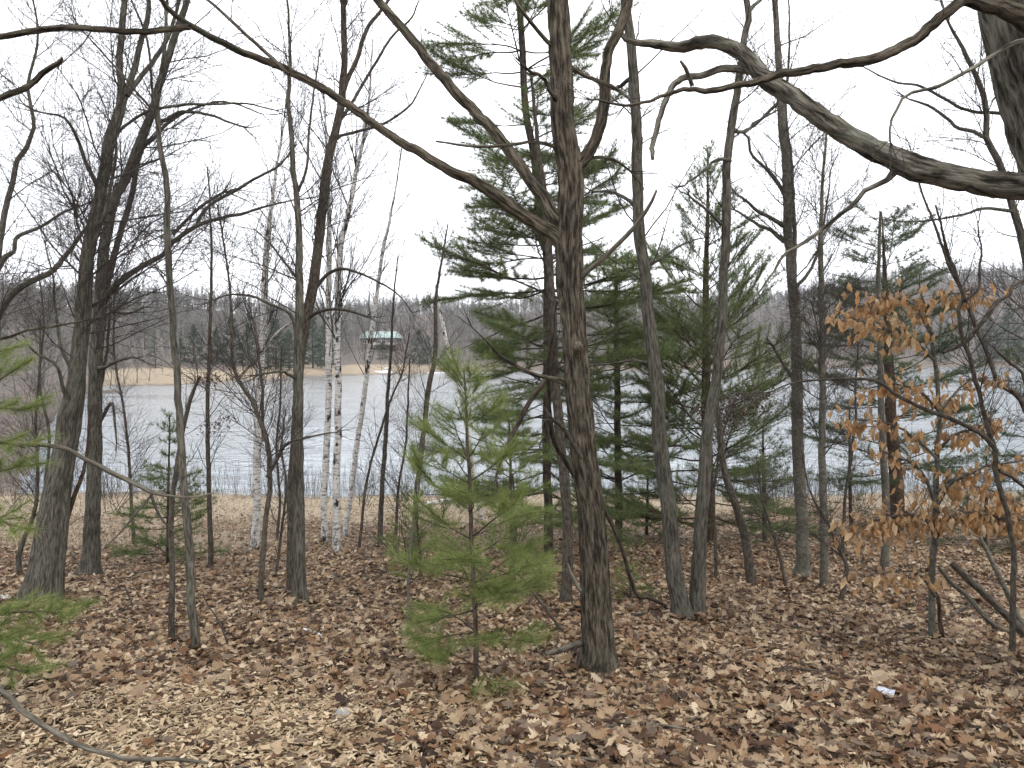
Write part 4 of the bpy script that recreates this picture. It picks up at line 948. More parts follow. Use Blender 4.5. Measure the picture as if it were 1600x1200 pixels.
# ------------------------------------------------------------------ right side: the great limb, crooked small trees, the beech
tree('big_tree', 'huge rough barked tree at the right edge with one great arching limb', 'tree', (1830, 1130), [(1830, 1130, 330), (1825, 1080, 250), (1810, 900, 220), (1790, 700, 215), (1770, 500, 210), (1735, 300, 205), (1690, 190, 190), (1640, 60, 165), (1610, -40, 150), (1580, -160, 125)], 'plate', None, d=4.9, seed=62, sides=96, step=.035, disp=BIGF, flare=.15, wob=.001, off=.3,
     top=(3, .03), crown=dict(n=8, L=1.0, t0=.85, lev=3),
     branches=[
         dict(pts=[(1720, 310, 70), (1660, 296, 52), (1600, 293, 42), (1550, 293, 40), (1483, 280, 37), (1433, 266, 38), (1400, 252, 36), (1366, 233, 31), (1333, 217, 30), (1300, 197, 29), (1266, 177, 28), (1233, 153, 26), (1200, 127, 26), (1176, 97, 25), (1158, 80, 23), (1133, 68, 20), (1100, 66, 19), (1066, 70, 17), (1033, 68, 15), (1005, 66, 12.5), (985, 62, 9), (968, 50, 6), (955, 30, 3)],
              d0=.2, off=1.0, sides=40, step=.022, disp=furrow(.015, 17, 9), tw=.8, tl=.5, t0=.4, label='great pale limb arching over the right half'),
         dict(pts=[(1192, 120, 15), (1166, 107, 13), (1126, 107, 11.5), (1093, 120, 11), (1067, 124, 10), (1053, 137, 9.5), (1037, 167, 9), (1027, 200, 8.5), (1019, 233, 8), (1020, 250, 5)], d0=.85, off=0, sides=12, step=.03, disp=LUMP, tw=1.2, tl=.3, cut=1),
         dict(pts=[(1660, 60, 40), (1600, 36, 34), (1560, 20, 26), (1533, 13, 20), (1515, 8, 18), (1496, 9, 17), (1466, 30, 17), (1433, 57, 16.5), (1400, 72, 16), (1366, 85, 15.5), (1333, 93, 15), (1300, 95, 14), (1273, 103, 13.5), (1233, 107, 12.5), (1200, 113, 12), (1166, 127, 10.5), (1133, 135, 9.5), (1100, 138, 9), (1066, 135, 7), (1033, 147, 5.5), (993, 162, 4.5), (960, 163, 4), (923, 156, 2.5)], d0=0, off=-.2, sides=14, step=.03, disp=furrow(.004, 34, 10), tw=1.8, tl=.45, bark='oak', t0=.1),
         dict(pts=[(1082, 134, 7), (1078, 120, 6.5), (1071, 105, 6), (1063, 95, 4)], d0=-.15, tw=0, bark='oak', cut=1),
         dict(pts=[(1400, 268, 14), (1386, 283, 9), (1353, 300, 7.5), (1333, 323, 7), (1286, 360, 6.5), (1253, 383, 6), (1226, 398, 5), (1208, 425, 4), (1190, 450, 3), (1165, 480, 2)], d0=.5, off=.2, tw=2.2, tl=.3, t0=.5),
         dict(pts=[(1640, 60, 10), (1590, 68, 8), (1553, 87, 6.5), (1500, 117, 6), (1466, 133, 5.5), (1420, 147, 5), (1406, 167, 4.5), (1393, 193, 4), (1391, 222, 3)], off=-.2, tw=4, tl=.4)])
tree('bare_tree', 'thin forked tree behind the great limb at the right edge', 'tree', (1690, 950), [(1690, 950, 20), (1660, 800, 16), (1635, 600, 14), (1605, 420, 12), (1590, 350, 11), (1580, 317, 10.5), (1566, 267, 10), (1550, 235, 9.5), (1541, 217, 9), (1540, 173, 8.5), (1533, 140, 8), (1513, 93, 6.5), (1497, 60, 5), (1483, 37, 4), (1470, 0, 3)], 'grey', TR, d=9.5, seed=63, sides=12, crown=dict(n=32, L=1.0, t0=.35, lev=3),
     branches=[dict(pts=[(1540, 215, 7), (1520, 205, 6), (1495, 200, 5.5), (1480, 185, 5), (1450, 165, 4), (1420, 155, 3)], off=.2, tw=4, tl=.4),
               dict(pts=[(1600, 185, 6), (1560, 177, 5.5), (1520, 175, 5), (1480, 155, 4.5), (1440, 135, 4), (1390, 125, 3), (1350, 105, 2)], off=.2, tw=4, tl=.5),
               dict(pts=[(1590, 330, 6), (1540, 325, 5), (1500, 335, 4), (1440, 345, 3), (1400, 345, 2)], off=-.3, tw=5, tl=.5)])
tree('crooked_tree', 'crooked dark small tree with twisted forks at right behind the orange leaves', 'tree', (1582, 1031),
     [(1582, 1032, 10), (1584, 960, 9), (1585, 900, 8.5), (1583, 850, 8), (1575, 800, 8), (1560, 745, 8), (1556, 705, 7.5), (1547, 683, 7), (1535, 640, 6.5), (1523, 600, 6.5), (1513, 557, 6.5), (1506, 535, 6.5), (1502, 505, 6), (1500, 485, 6), (1507, 468, 6.5), (1503, 450, 6), (1494, 425, 5.5), (1484, 400, 5), (1475, 360, 3.5), (1462, 320, 2.5)], 'brown', TR, seed=64, sides=10, step=.05, crown=dict(n=26, L=.5, t0=.45, lev=2),
     branches=[dict(pts=[(1472, 552, 5), (1485, 546, 6), (1504, 539, 7), (1525, 517, 7.5), (1549, 486, 7), (1559, 469, 6.5), (1576, 463, 6), (1581, 448, 5.5), (1600, 437, 5), (1640, 420, 3)], off=.3, tw=3.5, tl=.4),
               dict(pts=[(1507, 470, 6), (1518, 460, 5), (1530, 455, 4.5), (1533, 440, 4), (1530, 420, 4), (1535, 395, 3), (1528, 350, 2)], off=.2, tw=3, tl=.4),
               dict(pts=[(1557, 707, 8), (1533, 680, 7.5), (1500, 660, 7), (1443, 637, 6.5), (1400, 613, 6), (1385, 600, 5.5), (1360, 593, 5), (1297, 594, 4), (1240, 597, 3), (1205, 612, 2)], off=-.2, tw=3.5, tl=.4),
               dict(pts=[(1560, 735, 6), (1580, 745, 5.5), (1600, 762, 5), (1640, 790, 3)], off=.2, tw=2, tl=.3)])
tree('crooked_tree', 'arching crooked stem entering from the right edge above the water', 'tree', (1665, 985), [(1665, 985, 16), (1650, 850, 14), (1625, 690, 11), (1602, 640, 9.5), (1587, 618, 9), (1562, 604, 8.5), (1540, 597, 7), (1525, 593, 5), (1505, 595, 3)], 'brown', TR, d=7.6, seed=65, sides=10, step=.05, crown=dict(n=14, L=.5, t0=.6, lev=2),
     branches=[dict(pts=[(1557, 600, 7), (1550, 575, 7), (1546, 560, 7), (1537, 535, 7), (1529, 514, 7), (1520, 490, 6.5), (1510, 470, 6), (1492, 430, 5), (1475, 385, 4.5), (1463, 350, 4), (1450, 317, 3.5), (1436, 283, 3), (1425, 240, 2)], tw=3, tl=.45),
               dict(pts=[(1610, 660, 7), (1600, 590, 5), (1575, 565, 5), (1558, 550, 4), (1552, 542, 2)], tw=2, tl=.3)])

def leaf_proto(kind, seed, curl):
    rng = np.random.default_rng(seed)
    if kind == 'oak':
        t = np.array([0, .10, .22, .31, .43, .53, .65, .75, .87, 1.0]); w = np.array([.02, .08, .27, .15, .38, .19, .40, .21, .25, .02]); w = w * rng.uniform(.8, 1.2, len(w))
        sweep = np.array([0, 0, .05, -.02, .07, -.02, .08, 0, .05, 0])
    else:
        t = np.linspace(0, 1, 7); w = np.array([.02, .11, .165, .18, .16, .10, .01]) * rng.uniform(.85, 1.15, 7); sweep = np.zeros(7)
    n = len(t); V = []
    cl, cc, tw = (q * (.45 if kind == 'oak' else 1) for q in curl); ph = rng.uniform(0, 6)
    for i in range(n):
        wl, wr = w[i] * rng.uniform(.8, 1.15), w[i] * rng.uniform(.8, 1.15)
        for q, xx in ((0, -wl), (1, 0), (2, wr)):
            yy = t[i] - .5 + (sweep[i] if q != 1 else 0)
            z = cl * (yy * yy) * 1.2 + cc * xx * xx * 3 + tw * xx * yy + .05 * math.sin(9 * yy + ph + 4 * xx)
            V.append([xx, yy, z])
    Q = []
    for i in range(n - 1):
        a = i * 3; Q += [[a, a + 1, a + 4, a + 3], [a + 1, a + 2, a + 5, a + 4]]
    # stalk
    k = len(V); V += [[-.012, -.5, .01], [.012, -.5, .01], [.008, -.68, .04], [-.008, -.68, .04]]; Q.append([k, k + 1, k + 2, k + 3])
    return np.array(V), Q
def leaf_mesh(kind, seed, curl, mat, size=1.0): 
    V, Q = leaf_proto(kind, seed, curl); return mesh('leaf', V * size, Q, None, [mat])

def beech():
    rng = np.random.default_rng(77); g = on_ground(1459, 1002); d = g[1]
    root = thing('young_beech', 'young beech at right still holding dry orange leaves', 'beech tree', g)
    st = Tubes(); P, R = trace([(1457, 1003, 13), (1457, 980, 11), (1459, 917, 10), (1463, 833, 9.5), (1467, 740, 8), (1467, 640, 7), (1460, 560, 6), (1450, 500, 5), (1440, 460, 3), (1436, 420, 2)], d, .1, step=.08, wob=.004, rng=rng)
    P = np.vstack([P[0] - [0, 0, .15], P]); R = np.append(R[0] * 1.1, R); st.add(P, R, 10); st.build('trunk', M['smooth'], rng, root, g, disp=LUMP)
    B = [([(1452, 520, 5), (1440, 490, 4), (1425, 472, 3.5), (1400, 467, 3), (1370, 470, 2.5), (1340, 480, 2)], .3, 30), ([(1447, 480, 4), (1458, 466, 3.5), (1475, 458, 3), (1505, 455, 2), (1530, 450, 1.5)], -.2, 14),
         ([(1458, 560, 4), (1440, 535, 3.5), (1420, 518, 3), (1385, 510, 2.5), (1350, 498, 2), (1318, 490, 1.5)], -.3, 24),
         ([(1464, 640, 5), (1445, 620, 4), (1420, 605, 3.5), (1395, 600, 3), (1365, 605, 2)], -.3, 20), ([(1466, 660, 5), (1490, 620, 4), (1510, 600, 3), (1545, 590, 2)], .1, 14),
         ([(1467, 720, 6), (1440, 690, 5), (1410, 672, 4), (1380, 660, 3), (1330, 655, 2)], .2, 22), ([(1467, 700, 6), (1490, 680, 5), (1515, 672, 4), (1545, 660, 3)], -.2, 18),
         ([(1464, 800, 6), (1445, 750, 5), (1425, 725, 4), (1400, 715, 3), (1375, 705, 2)], -.2, 12), ([(1464, 790, 6), (1485, 755, 5), (1515, 740, 4), (1550, 725, 3), (1590, 722, 2)], -.2, 24), ([(1465, 770, 5), (1490, 750, 4), (1520, 762, 3.5), (1560, 775, 3), (1600, 790, 2)], .2, 18),
         ([(1463, 850, 6), (1450, 815, 5), (1425, 805, 4.5), (1400, 806, 4), (1370, 812, 3), (1345, 822, 2)], -.3, 58), ([(1463, 840, 6), (1485, 812, 5), (1510, 806, 4.5), (1545, 808, 4), (1580, 812, 3), (1610, 815, 2)], -.3, 66),
         ([(1460, 930, 5), (1440, 900, 4), (1415, 890, 3), (1385, 892, 2), (1355, 900, 1.5)], -.35, 14)]
    protos = [leaf_mesh('beech', 300 + q, c, M['leaf_beech']) for q, c in enumerate(((.5, 2.2, .5), (.8, 3.2, -.6), (-.5, 1.8, .7), (1.0, 4.0, .3), (.4, 2.6, 1.0)))]
    cr = Tubes(); total = 0; leaves = []
    from mathutils import Matrix, Vector
    for pts, off, nl in B:
        bt = Tubes(); bp, br = trace(pts, d, off, step=.06, wob=.006, rng=rng); bt.add(bp, br, 6); br_o = bt.build('branch', M['smooth'], rng, root, g)
        for _ in range(int(nl * 4.2)):
            f = rng.uniform(.15, 1); i = min(int(f * (len(bp) - 1)), len(bp) - 2); p = bp[i] + (bp[i + 1] - bp[i]) * (f * (len(bp) - 1) - i)
            dr = norm(bp[i + 1] - bp[i]) * rng.uniform(.2, 1) + rng.normal(0, .6, 3) * np.array([1, 1.3, .45]); L = rng.uniform(.03, .27)
            c = shoot(p, dr, L, 4, rng, .12, -.05); cr.add(c, np.linspace(.0018, .001, 4), 3)
            total += 1
            if rng.random() < .12: continue
            s = rng.uniform(.065, .118)
            yv = norm(np.array([rng.normal(0, .35), rng.normal(0, .35), -1.0])); xv = norm(np.cross(yv, rng.normal(0, 1, 3))); zv = np.cross(xv, yv)
            q = c[-1] + yv * s * .62 - g
            m = Matrix(((xv[0], yv[0], zv[0], 0), (xv[1], yv[1], zv[1], 0), (xv[2], yv[2], zv[2], 0), (0, 0, 0, 1)))
            leaves.append((s, Matrix.Translation(Vector(q)) @ m @ Matrix.Diagonal((s, s, s, 1)), int(rng.integers(0, 5))))
    leaves.sort(key=lambda a: -a[0])
    for s, m, k in leaves[:300]:                      # the 300 largest leaves are pieces of their own, the rest one part
        o = bpy.data.objects.new('leaf', protos[k]); COL.objects.link(o); o.parent = root; o.matrix_local = m
    VV, QQ, n0 = [], [], 0
    for s, m, k in leaves[300:]:
        V, Q = leaf_proto('beech', 300 + k, ((.5, 2.2, .5), (.8, 3.2, -.6), (-.5, 1.8, .7), (1.0, 4.0, .3), (.4, 2.6, 1.0))[k])
        A = np.array(m); VV.append(V @ A[:3, :3].T + A[:3, 3]); QQ.append(np.array(Q) + n0); n0 += len(V)
    if VV: obj('leaves', mesh('leaves', np.concatenate(VV), np.concatenate(QQ), None, [M['leaf_beech']]), root)['kind'] = 'stuff'
    ramify(cr, P, R, rng, 3, .5, 2, .3)
    cr.build('crown', M['twig'], rng, root, g)
beech()

# leaning cut stems by the beech
def loose(name, label, cat, pts, bark, sides=9, seed=0, tw=0, tl=.3, group=None, d=None, off=0, lift=.03, disp=None, cut=True):
    """a stem or stick; without d its photo points lie on the ground"""
    rng = np.random.default_rng(seed + 900)
    if d is None:
        C = []
        for px, py, w in pts:
            g = on_ground(px, py); C.append([g[0], g[1], g[2] + lift, w * .5 * g[1] / F])
        S = spline(C, max(14, len(pts) * 6)); P, R = S[:, :3], S[:, 3]
        P[:, 2] = np.maximum(P[:, 2], ground_z(P[:, 0], P[:, 1]) + R * .7)
    else: P, R = trace(pts, d, off, step=.05, wob=.003, rng=rng)
    if cut: P = np.vstack([P[0] + (P[0] - P[1]) * .01, P, P[-1] + (P[-1] - P[-2]) * .01]); R = np.concatenate([[.0006], R, [.0006]])
    o0 = P[len(P) // 2].copy(); root = thing(name, label, cat, o0, group)
    tb = Tubes(); tb.add(P, R, sides); tb.build('stem', M[bark], rng, root, o0, disp=disp)
    if tw:
        c = Tubes(); ramify(c, P[1:-1], R[1:-1], rng, tw, tl, 2, .2)
        if c.g: c.build('twigs', M['twig'], rng, root, o0)
LN = 'leaning stems beside the beech'
g0 = on_ground(1608, 1004)[1]
loose('leaning_stem', 'thick leaning stem with a pale cut end below the orange leaves', 'leaning stem', [(1612, 1008, 15), (1598, 990, 14), (1567, 957, 12.5), (1545, 937, 12), (1515, 908, 11), (1487, 880, 10)], 'brown', 12, 1, 0, group=LN, d=g0, off=.3, disp=LUMP)
loose('leaning_stem', 'thinner pale stem leaning below the thick cut one', 'leaning stem', [(1582, 994, 9), (1560, 982, 8), (1538, 962, 8), (1510, 932, 7), (1490, 915, 7), (1475, 897, 6), (1466, 884, 4)], 'grey', 9, 2, 0, group=LN, d=g0 + .1, off=.1)
loose('leaning_stem', 'straight leaning stem rising above the thick cut one into the leaves', 'leaning stem', [(1603, 985, 9), (1590, 960, 8.5), (1578, 935, 8), (1560, 895, 7.5), (1546, 865, 7), (1533, 840, 5), (1522, 815, 3)], 'smooth', 9, 3, 2, group=LN, d=g0 + .25, off=.2)
loose('leaning_stem', 'short reddish stem at the right of the beech foot', 'leaning stem', [(1472, 996, 8), (1470, 970, 7), (1466, 940, 6), (1462, 925, 4)], 'redpine', 8, 4, 0, group=LN, d=on_ground(1472, 997)[1], off=.0)
loose('dead_branch', 'dark dead branch lying behind the leaning stems at right', 'dead branch', [(1425, 984, 4), (1470, 975, 5), (1515, 950, 5), (1560, 930, 5)], 'brown', 7, 5, 1)

# ------------------------------------------------------------------ pines
PG = 'pines near the shore'
pine('white_pine', 'tall white pine right behind the oak with the widest green crown', (857, 868),
     [(857, 868, 16), (857, 800, 14), (853, 700, 13), (853, 500, 12.5), (853, 400, 12), (845, 367, 12), (840, 300, 12), (833, 240, 11.5), (823, 193, 11), (817, 133, 10.5), (815, 67, 10), (810, 0, 9.5), (806, -60, 8)],
     lambda f: 2.3 - 1.2 * f + .35 * math.sin(f * 23), 1, bark='pine', h0=.9, gap=.30, ts=.065, lat=.12, hole=lambda f: .40 - .34 * float(ss(f, .06, .28)) + .28 * float(ss(f, .36, .6)), bare=.22, elev=(-16, 30), needle_kw=dict(kn=26, nl=.125, nw=.0052, spread=.95), group=PG, top=(3, .01), dead=.35)
pine('white_pine', 'pine with a pointed top among the pair of trunks right of the oak', (1108, 848),
     [(1108, 848, 18), (1106, 700, 16), (1104, 560, 13), (1104, 450, 10), (1105, 350, 6), (1106, 236, 2)], lambda f: np.interp(f, [0, .35, .6, .8, 1], [2.2, 2.1, 1.5, .95, .12]), 2, bark='redpine', h0=.4, gap=.27, ts=.06, lat=.125, hole=lambda f: .38 - .32 * float(ss(f, .1, .42)) + .25 * float(ss(f, .5, .8)), bare=.25, elev=(-8, 62), tip=1.2, needle_kw=dict(kn=20, nl=.105, nw=.0055, spread=.95), group=PG)
pine('white_pine', 'dense green pine close behind the oak on its right side', (968, 850),
     [(968, 850, 12), (966, 700, 11), (964, 550, 9), (963, 450, 6), (962, 395, 2)], lambda f: 1.8 * (1 - f) ** .5 + .12, 3, h0=.8, gap=.28, ts=.065, lat=.14, hole=lambda f: .5 - .42 * float(ss(f, .2, .6)), bare=.2, elev=(-10, 30), needle_kw=dict(kn=20, nl=.105, nw=.0055, spread=.95), group=PG)
pine('red_pine', 'sparse red barked pine behind the orange leaves', (1400, 832),
     [(1400, 832, 25), (1400, 760, 22), (1393, 660, 18), (1388, 560, 15), (1385, 490, 11), (1382, 430, 7), (1380, 380, 4), (1378, 335, 1.5)], lambda f: 2.0 * (1 - f) ** .4 + .2, 4, bark='redpine', needle='needle_dark', h0=1.4, gap=.27, ts=.065, lat=.15, hole=lambda f: .25 - .2 * float(ss(f, .3, .6)), bare=.32, elev=(-8, 30), needle_kw=dict(kn=22, nl=.11, nw=.0065, spread=.95), group=PG)
pine('white_pine', 'dark pine at the right edge above the water', (1622, 858),
     [(1622, 858, 18), (1622, 750, 15), (1620, 650, 12), (1618, 560, 8), (1617, 500, 3)], lambda f: 1.0 * (1 - f) ** .5 + .15, 5, needle='needle_dark', h0=.2, gap=.3, ts=.085, lat=.18, hole=.1, bare=.2, elev=(-8, 30), needle_kw=dict(kn=22, nl=.105, nw=.0055, spread=.95), group=PG)
pine('young_pine', 'low spreading dark pine under the trunks right of the oak near the water', (1195, 846),
     [(1195, 846, 8), (1194, 790, 7), (1193, 730, 5), (1192, 668, 2)], lambda f: 1.25 * (1 - f) ** .7 + .15, 6, needle='needle_dark', h0=.15, gap=.27, ts=.08, lat=.17, bare=.3, hole=.2, elev=(-5, 30), needle_kw=dict(kn=22, nl=.105, nw=.0055, spread=.95), group=PG)
pine('young_pine', 'low dark pine in front of the pale water left of the red pine', (1330, 842),
     [(1330, 842, 7), (1329, 780, 6), (1328, 700, 4), (1327, 630, 2)], lambda f: 1.0 * (1 - f) ** .6 + .12, 7, needle='needle_dark', h0=.5, gap=.34, ts=.10, lat=.2, hole=.25, bare=.4, elev=(-5, 30), needle_kw=dict(kn=18, nl=.105, nw=.0055, spread=.95), group=PG)
pine('young_pine', 'low dark green pine at right below the orange leaves near the water', (1540, 862),
     [(1540, 862, 6), (1540, 800, 5), (1541, 740, 3), (1541, 700, 2)], lambda f: .95 * (1 - f) ** .6 + .12, 8, needle='needle_dark', h0=.1, gap=.27, ts=.09, lat=.18, bare=.3, hole=.2, needle_kw=dict(kn=20, nl=.105, nw=.0055, spread=.95), group=PG)
pine('young_pine', 'low dark pine hugging the ground just right of the oak', (1010, 838),
     [(1010, 838, 6), (1011, 800, 5), (1012, 750, 3), (1012, 715, 2)], lambda f: 1.0 * (1 - f) ** .6 + .12, 9, needle='needle_dark', h0=.1, gap=.27, ts=.09, lat=.18, bare=.3, hole=.2, needle_kw=dict(kn=20, nl=.105, nw=.0055, spread=.95), group=PG)
NY = dict(kn=38, nl=.105, nw=.0020, spread=.6)
pine('pine_sapling', 'bright green pine sapling with a thin dark stem in front of the oak', (746, 1072),
     [(746, 1072, 9), (743, 1000, 8), (741, 933, 7.5), (738, 860, 7), (735, 800, 6.5), (733, 740, 6), (731, 683, 5), (730, 640, 4), (727, 600, 2.5), (725, 580, 2)],
     lambda f: np.interp(f, [0, .18, .35, .55, .75, 1], [.28, .44, .56, .56, .40, .12]), 10, needle='needle_young', h0=.3, gap=.175, ts=.034, lat=.085, bare=.42, elev=(-6, 48), nb=(4, 5), tip=.5, droop=.2, hole=.14, needle_kw=NY)
pine('pine_sapling', 'small light green pine sapling behind the brighter one, to its left', (657, 905),
     [(657, 905, 6), (655, 860, 5), (652, 820, 4), (650, 775, 2)], lambda f: .5 * (1 - f) ** .5 + .12, 11, needle='needle_young', h0=.15, gap=.2, ts=.06, lat=.15, bare=.5, hole=.2, needle_kw=dict(kn=30, nl=.10, nw=.0035, spread=.6))
pine('pine_sapling', 'green pine sapling behind the brightest one, on its right', (800, 930),
     [(800, 930, 6), (800, 860, 5.5), (799, 790, 5), (797, 720, 4), (795, 655, 2)], lambda f: .55 * (1 - f) ** .6 + .12, 12, needle='needle_young', h0=.25, gap=.2, ts=.055, lat=.14, bare=.35, hole=.1, needle_kw=dict(kn=32, nl=.10, nw=.0035, spread=.6))
pine('pine_sapling', 'young pine behind the two near saplings at left with a lone top tuft', (262, 882),
     [(262, 882, 6), (263, 820, 5.5), (264, 760, 4), (265, 700, 3), (265, 650, 2)], lambda f: np.interp(f, [0, .1, .35, .6, .75, 1], [.35, .8, .78, .42, .13, .25]), 13, needle='needle', h0=.1, gap=.19, ts=.065, lat=.15, bare=.3, hole=.15, nb=(4, 6), needle_kw=dict(kn=26, nl=.10, nw=.005))
pine('pine_sapling', 'tiny pine seedling between the oak foot and the forked pair', (985, 936),
     [(985, 936, 4), (985, 915, 3), (984, 890, 2)], lambda f: .25 * (1 - f) + .1, 14, needle='needle_young', h0=.06, gap=.09, ts=.05, lat=.1, bare=.3, needle_kw=dict(kn=16, nl=.08, nw=.0025, spread=.55))

def left_pine():
    rng = np.random.default_rng(88); d = 4.7; g = at(-110, 900, d); g[2] = ground_z(g[0], g[1])
    root = thing('pine_sapling', 'bright green pine boughs reaching in from the left edge', 'pine tree', g)
    P = np.vstack([g - [0, 0, .1], spline(np.array([g, g + [.02, 0, .6], g + [.0, .02, 1.2], g + [.03, 0, 1.8], g + [.02, 0, 2.25]]), 16)]); R = np.linspace(.02, .003, 17)
    tb = Tubes(); tb.add(P, R, 8); tb.build('trunk', M['pine'], rng, root, g)
    TP, TA = [], []; bt = Tubes()
    boughs = [([(-108, 985, 6), (-40, 968, 5), (20, 960, 4), (75, 958, 3), (118, 957, 2)], -.1, 16), ([(-108, 1000, 6), (-50, 1000, 5), (10, 1000, 4), (60, 1008, 2)], -.35, 14), ([(-108, 1020, 5), (-50, 1035, 4), (0, 1040, 3), (42, 1050, 2)], -.15, 10),
              ([(-106, 800, 5), (-60, 760, 4), (0, 735, 3), (40, 728, 2)], -.1, 9), ([(-105, 850, 5), (-50, 830, 4), (0, 815, 3), (25, 830, 2)], -.3, 10),
              ([(-104, 700, 5), (-50, 660, 4), (0, 640, 3), (40, 640, 2)], .15, 8), ([(-104, 690, 5), (-60, 640, 4), (-10, 600, 3), (25, 575, 2)], .2, 9), ([(-104, 740, 5), (-50, 700, 4), (0, 690, 3), (40, 700, 2)], -.3, 7),
              ([(-104, 640, 4), (-60, 590, 3), (-20, 560, 2), (10, 545, 1.5)], 0, 7)]
    for pts, off, n in boughs:
        bp, br = trace(pts, d, off, step=.05, wob=.004, rng=rng); bt.add(bp, br, 5)
        for j in range(n):
            f = .35 + .65 * j / (n - 1); i = min(int(f * (len(bp) - 1)), len(bp) - 2); t = norm(bp[i + 1] - bp[i])
            side = norm(np.cross(t, [0, 0, 1])) * (1 if j % 2 else -1)
            c = shoot(bp[i], t * .8 + side * rng.uniform(.3, .9) + [0, 0, rng.normal(.1, .12)], rng.uniform(.10, .22), 6, rng, .1, .02)
            bt.add(c, np.linspace(.002, .001, 6), 3)
            for q in range(1, 6):
                TP.append(c[q]); TA.append(norm(c[q] - c[q - 1]))
    bt.build('branches', M['pine'], rng, root, g)
    V, T, rn = needles(np.array(TP), np.array(TA), 36, .10, .0021, rng, .55, .1)
    obj('needles', mesh('needles', V - g, None, T, [M['needle_young']], {'rnd': ('FLOAT', rn)}, smooth=False), root)
    # dead lower branch that crosses in front of the big pair
    db = Tubes(); bp, br = trace([(-106, 690, 10), (-40, 693, 8), (27, 695, 7), (93, 700, 7), (133, 719, 7), (173, 740, 7.5), (213, 760, 7), (240, 772, 6), (270, 777, 4), (300, 777, 3.5), (335, 770, 2)], d, .5, step=.05, wob=.004, rng=rng)
    db.add(bp, br, 8); o = db.build('branch', M['deadwood'], rng, root, g, disp=LUMP); o['label'] = 'long leafless dead branch'
    tw = Tubes(); ramify(tw, bp, br, rng, 4, .4, 2, .3)
    p2, r2 = trace([(236, 772, 5), (240, 784, 5), (252, 810, 4), (274, 834, 2)], d + .35, 0, step=.04); tw.add(p2, r2, 5)
    p2, r2 = trace([(238, 772, 4), (215, 800, 3.5), (190, 830, 3), (160, 860, 2)], d + .35, -.2, step=.04); tw.add(p2, r2, 5)
    tw.build('twigs', M['twig'], rng, root, g)
left_pine()

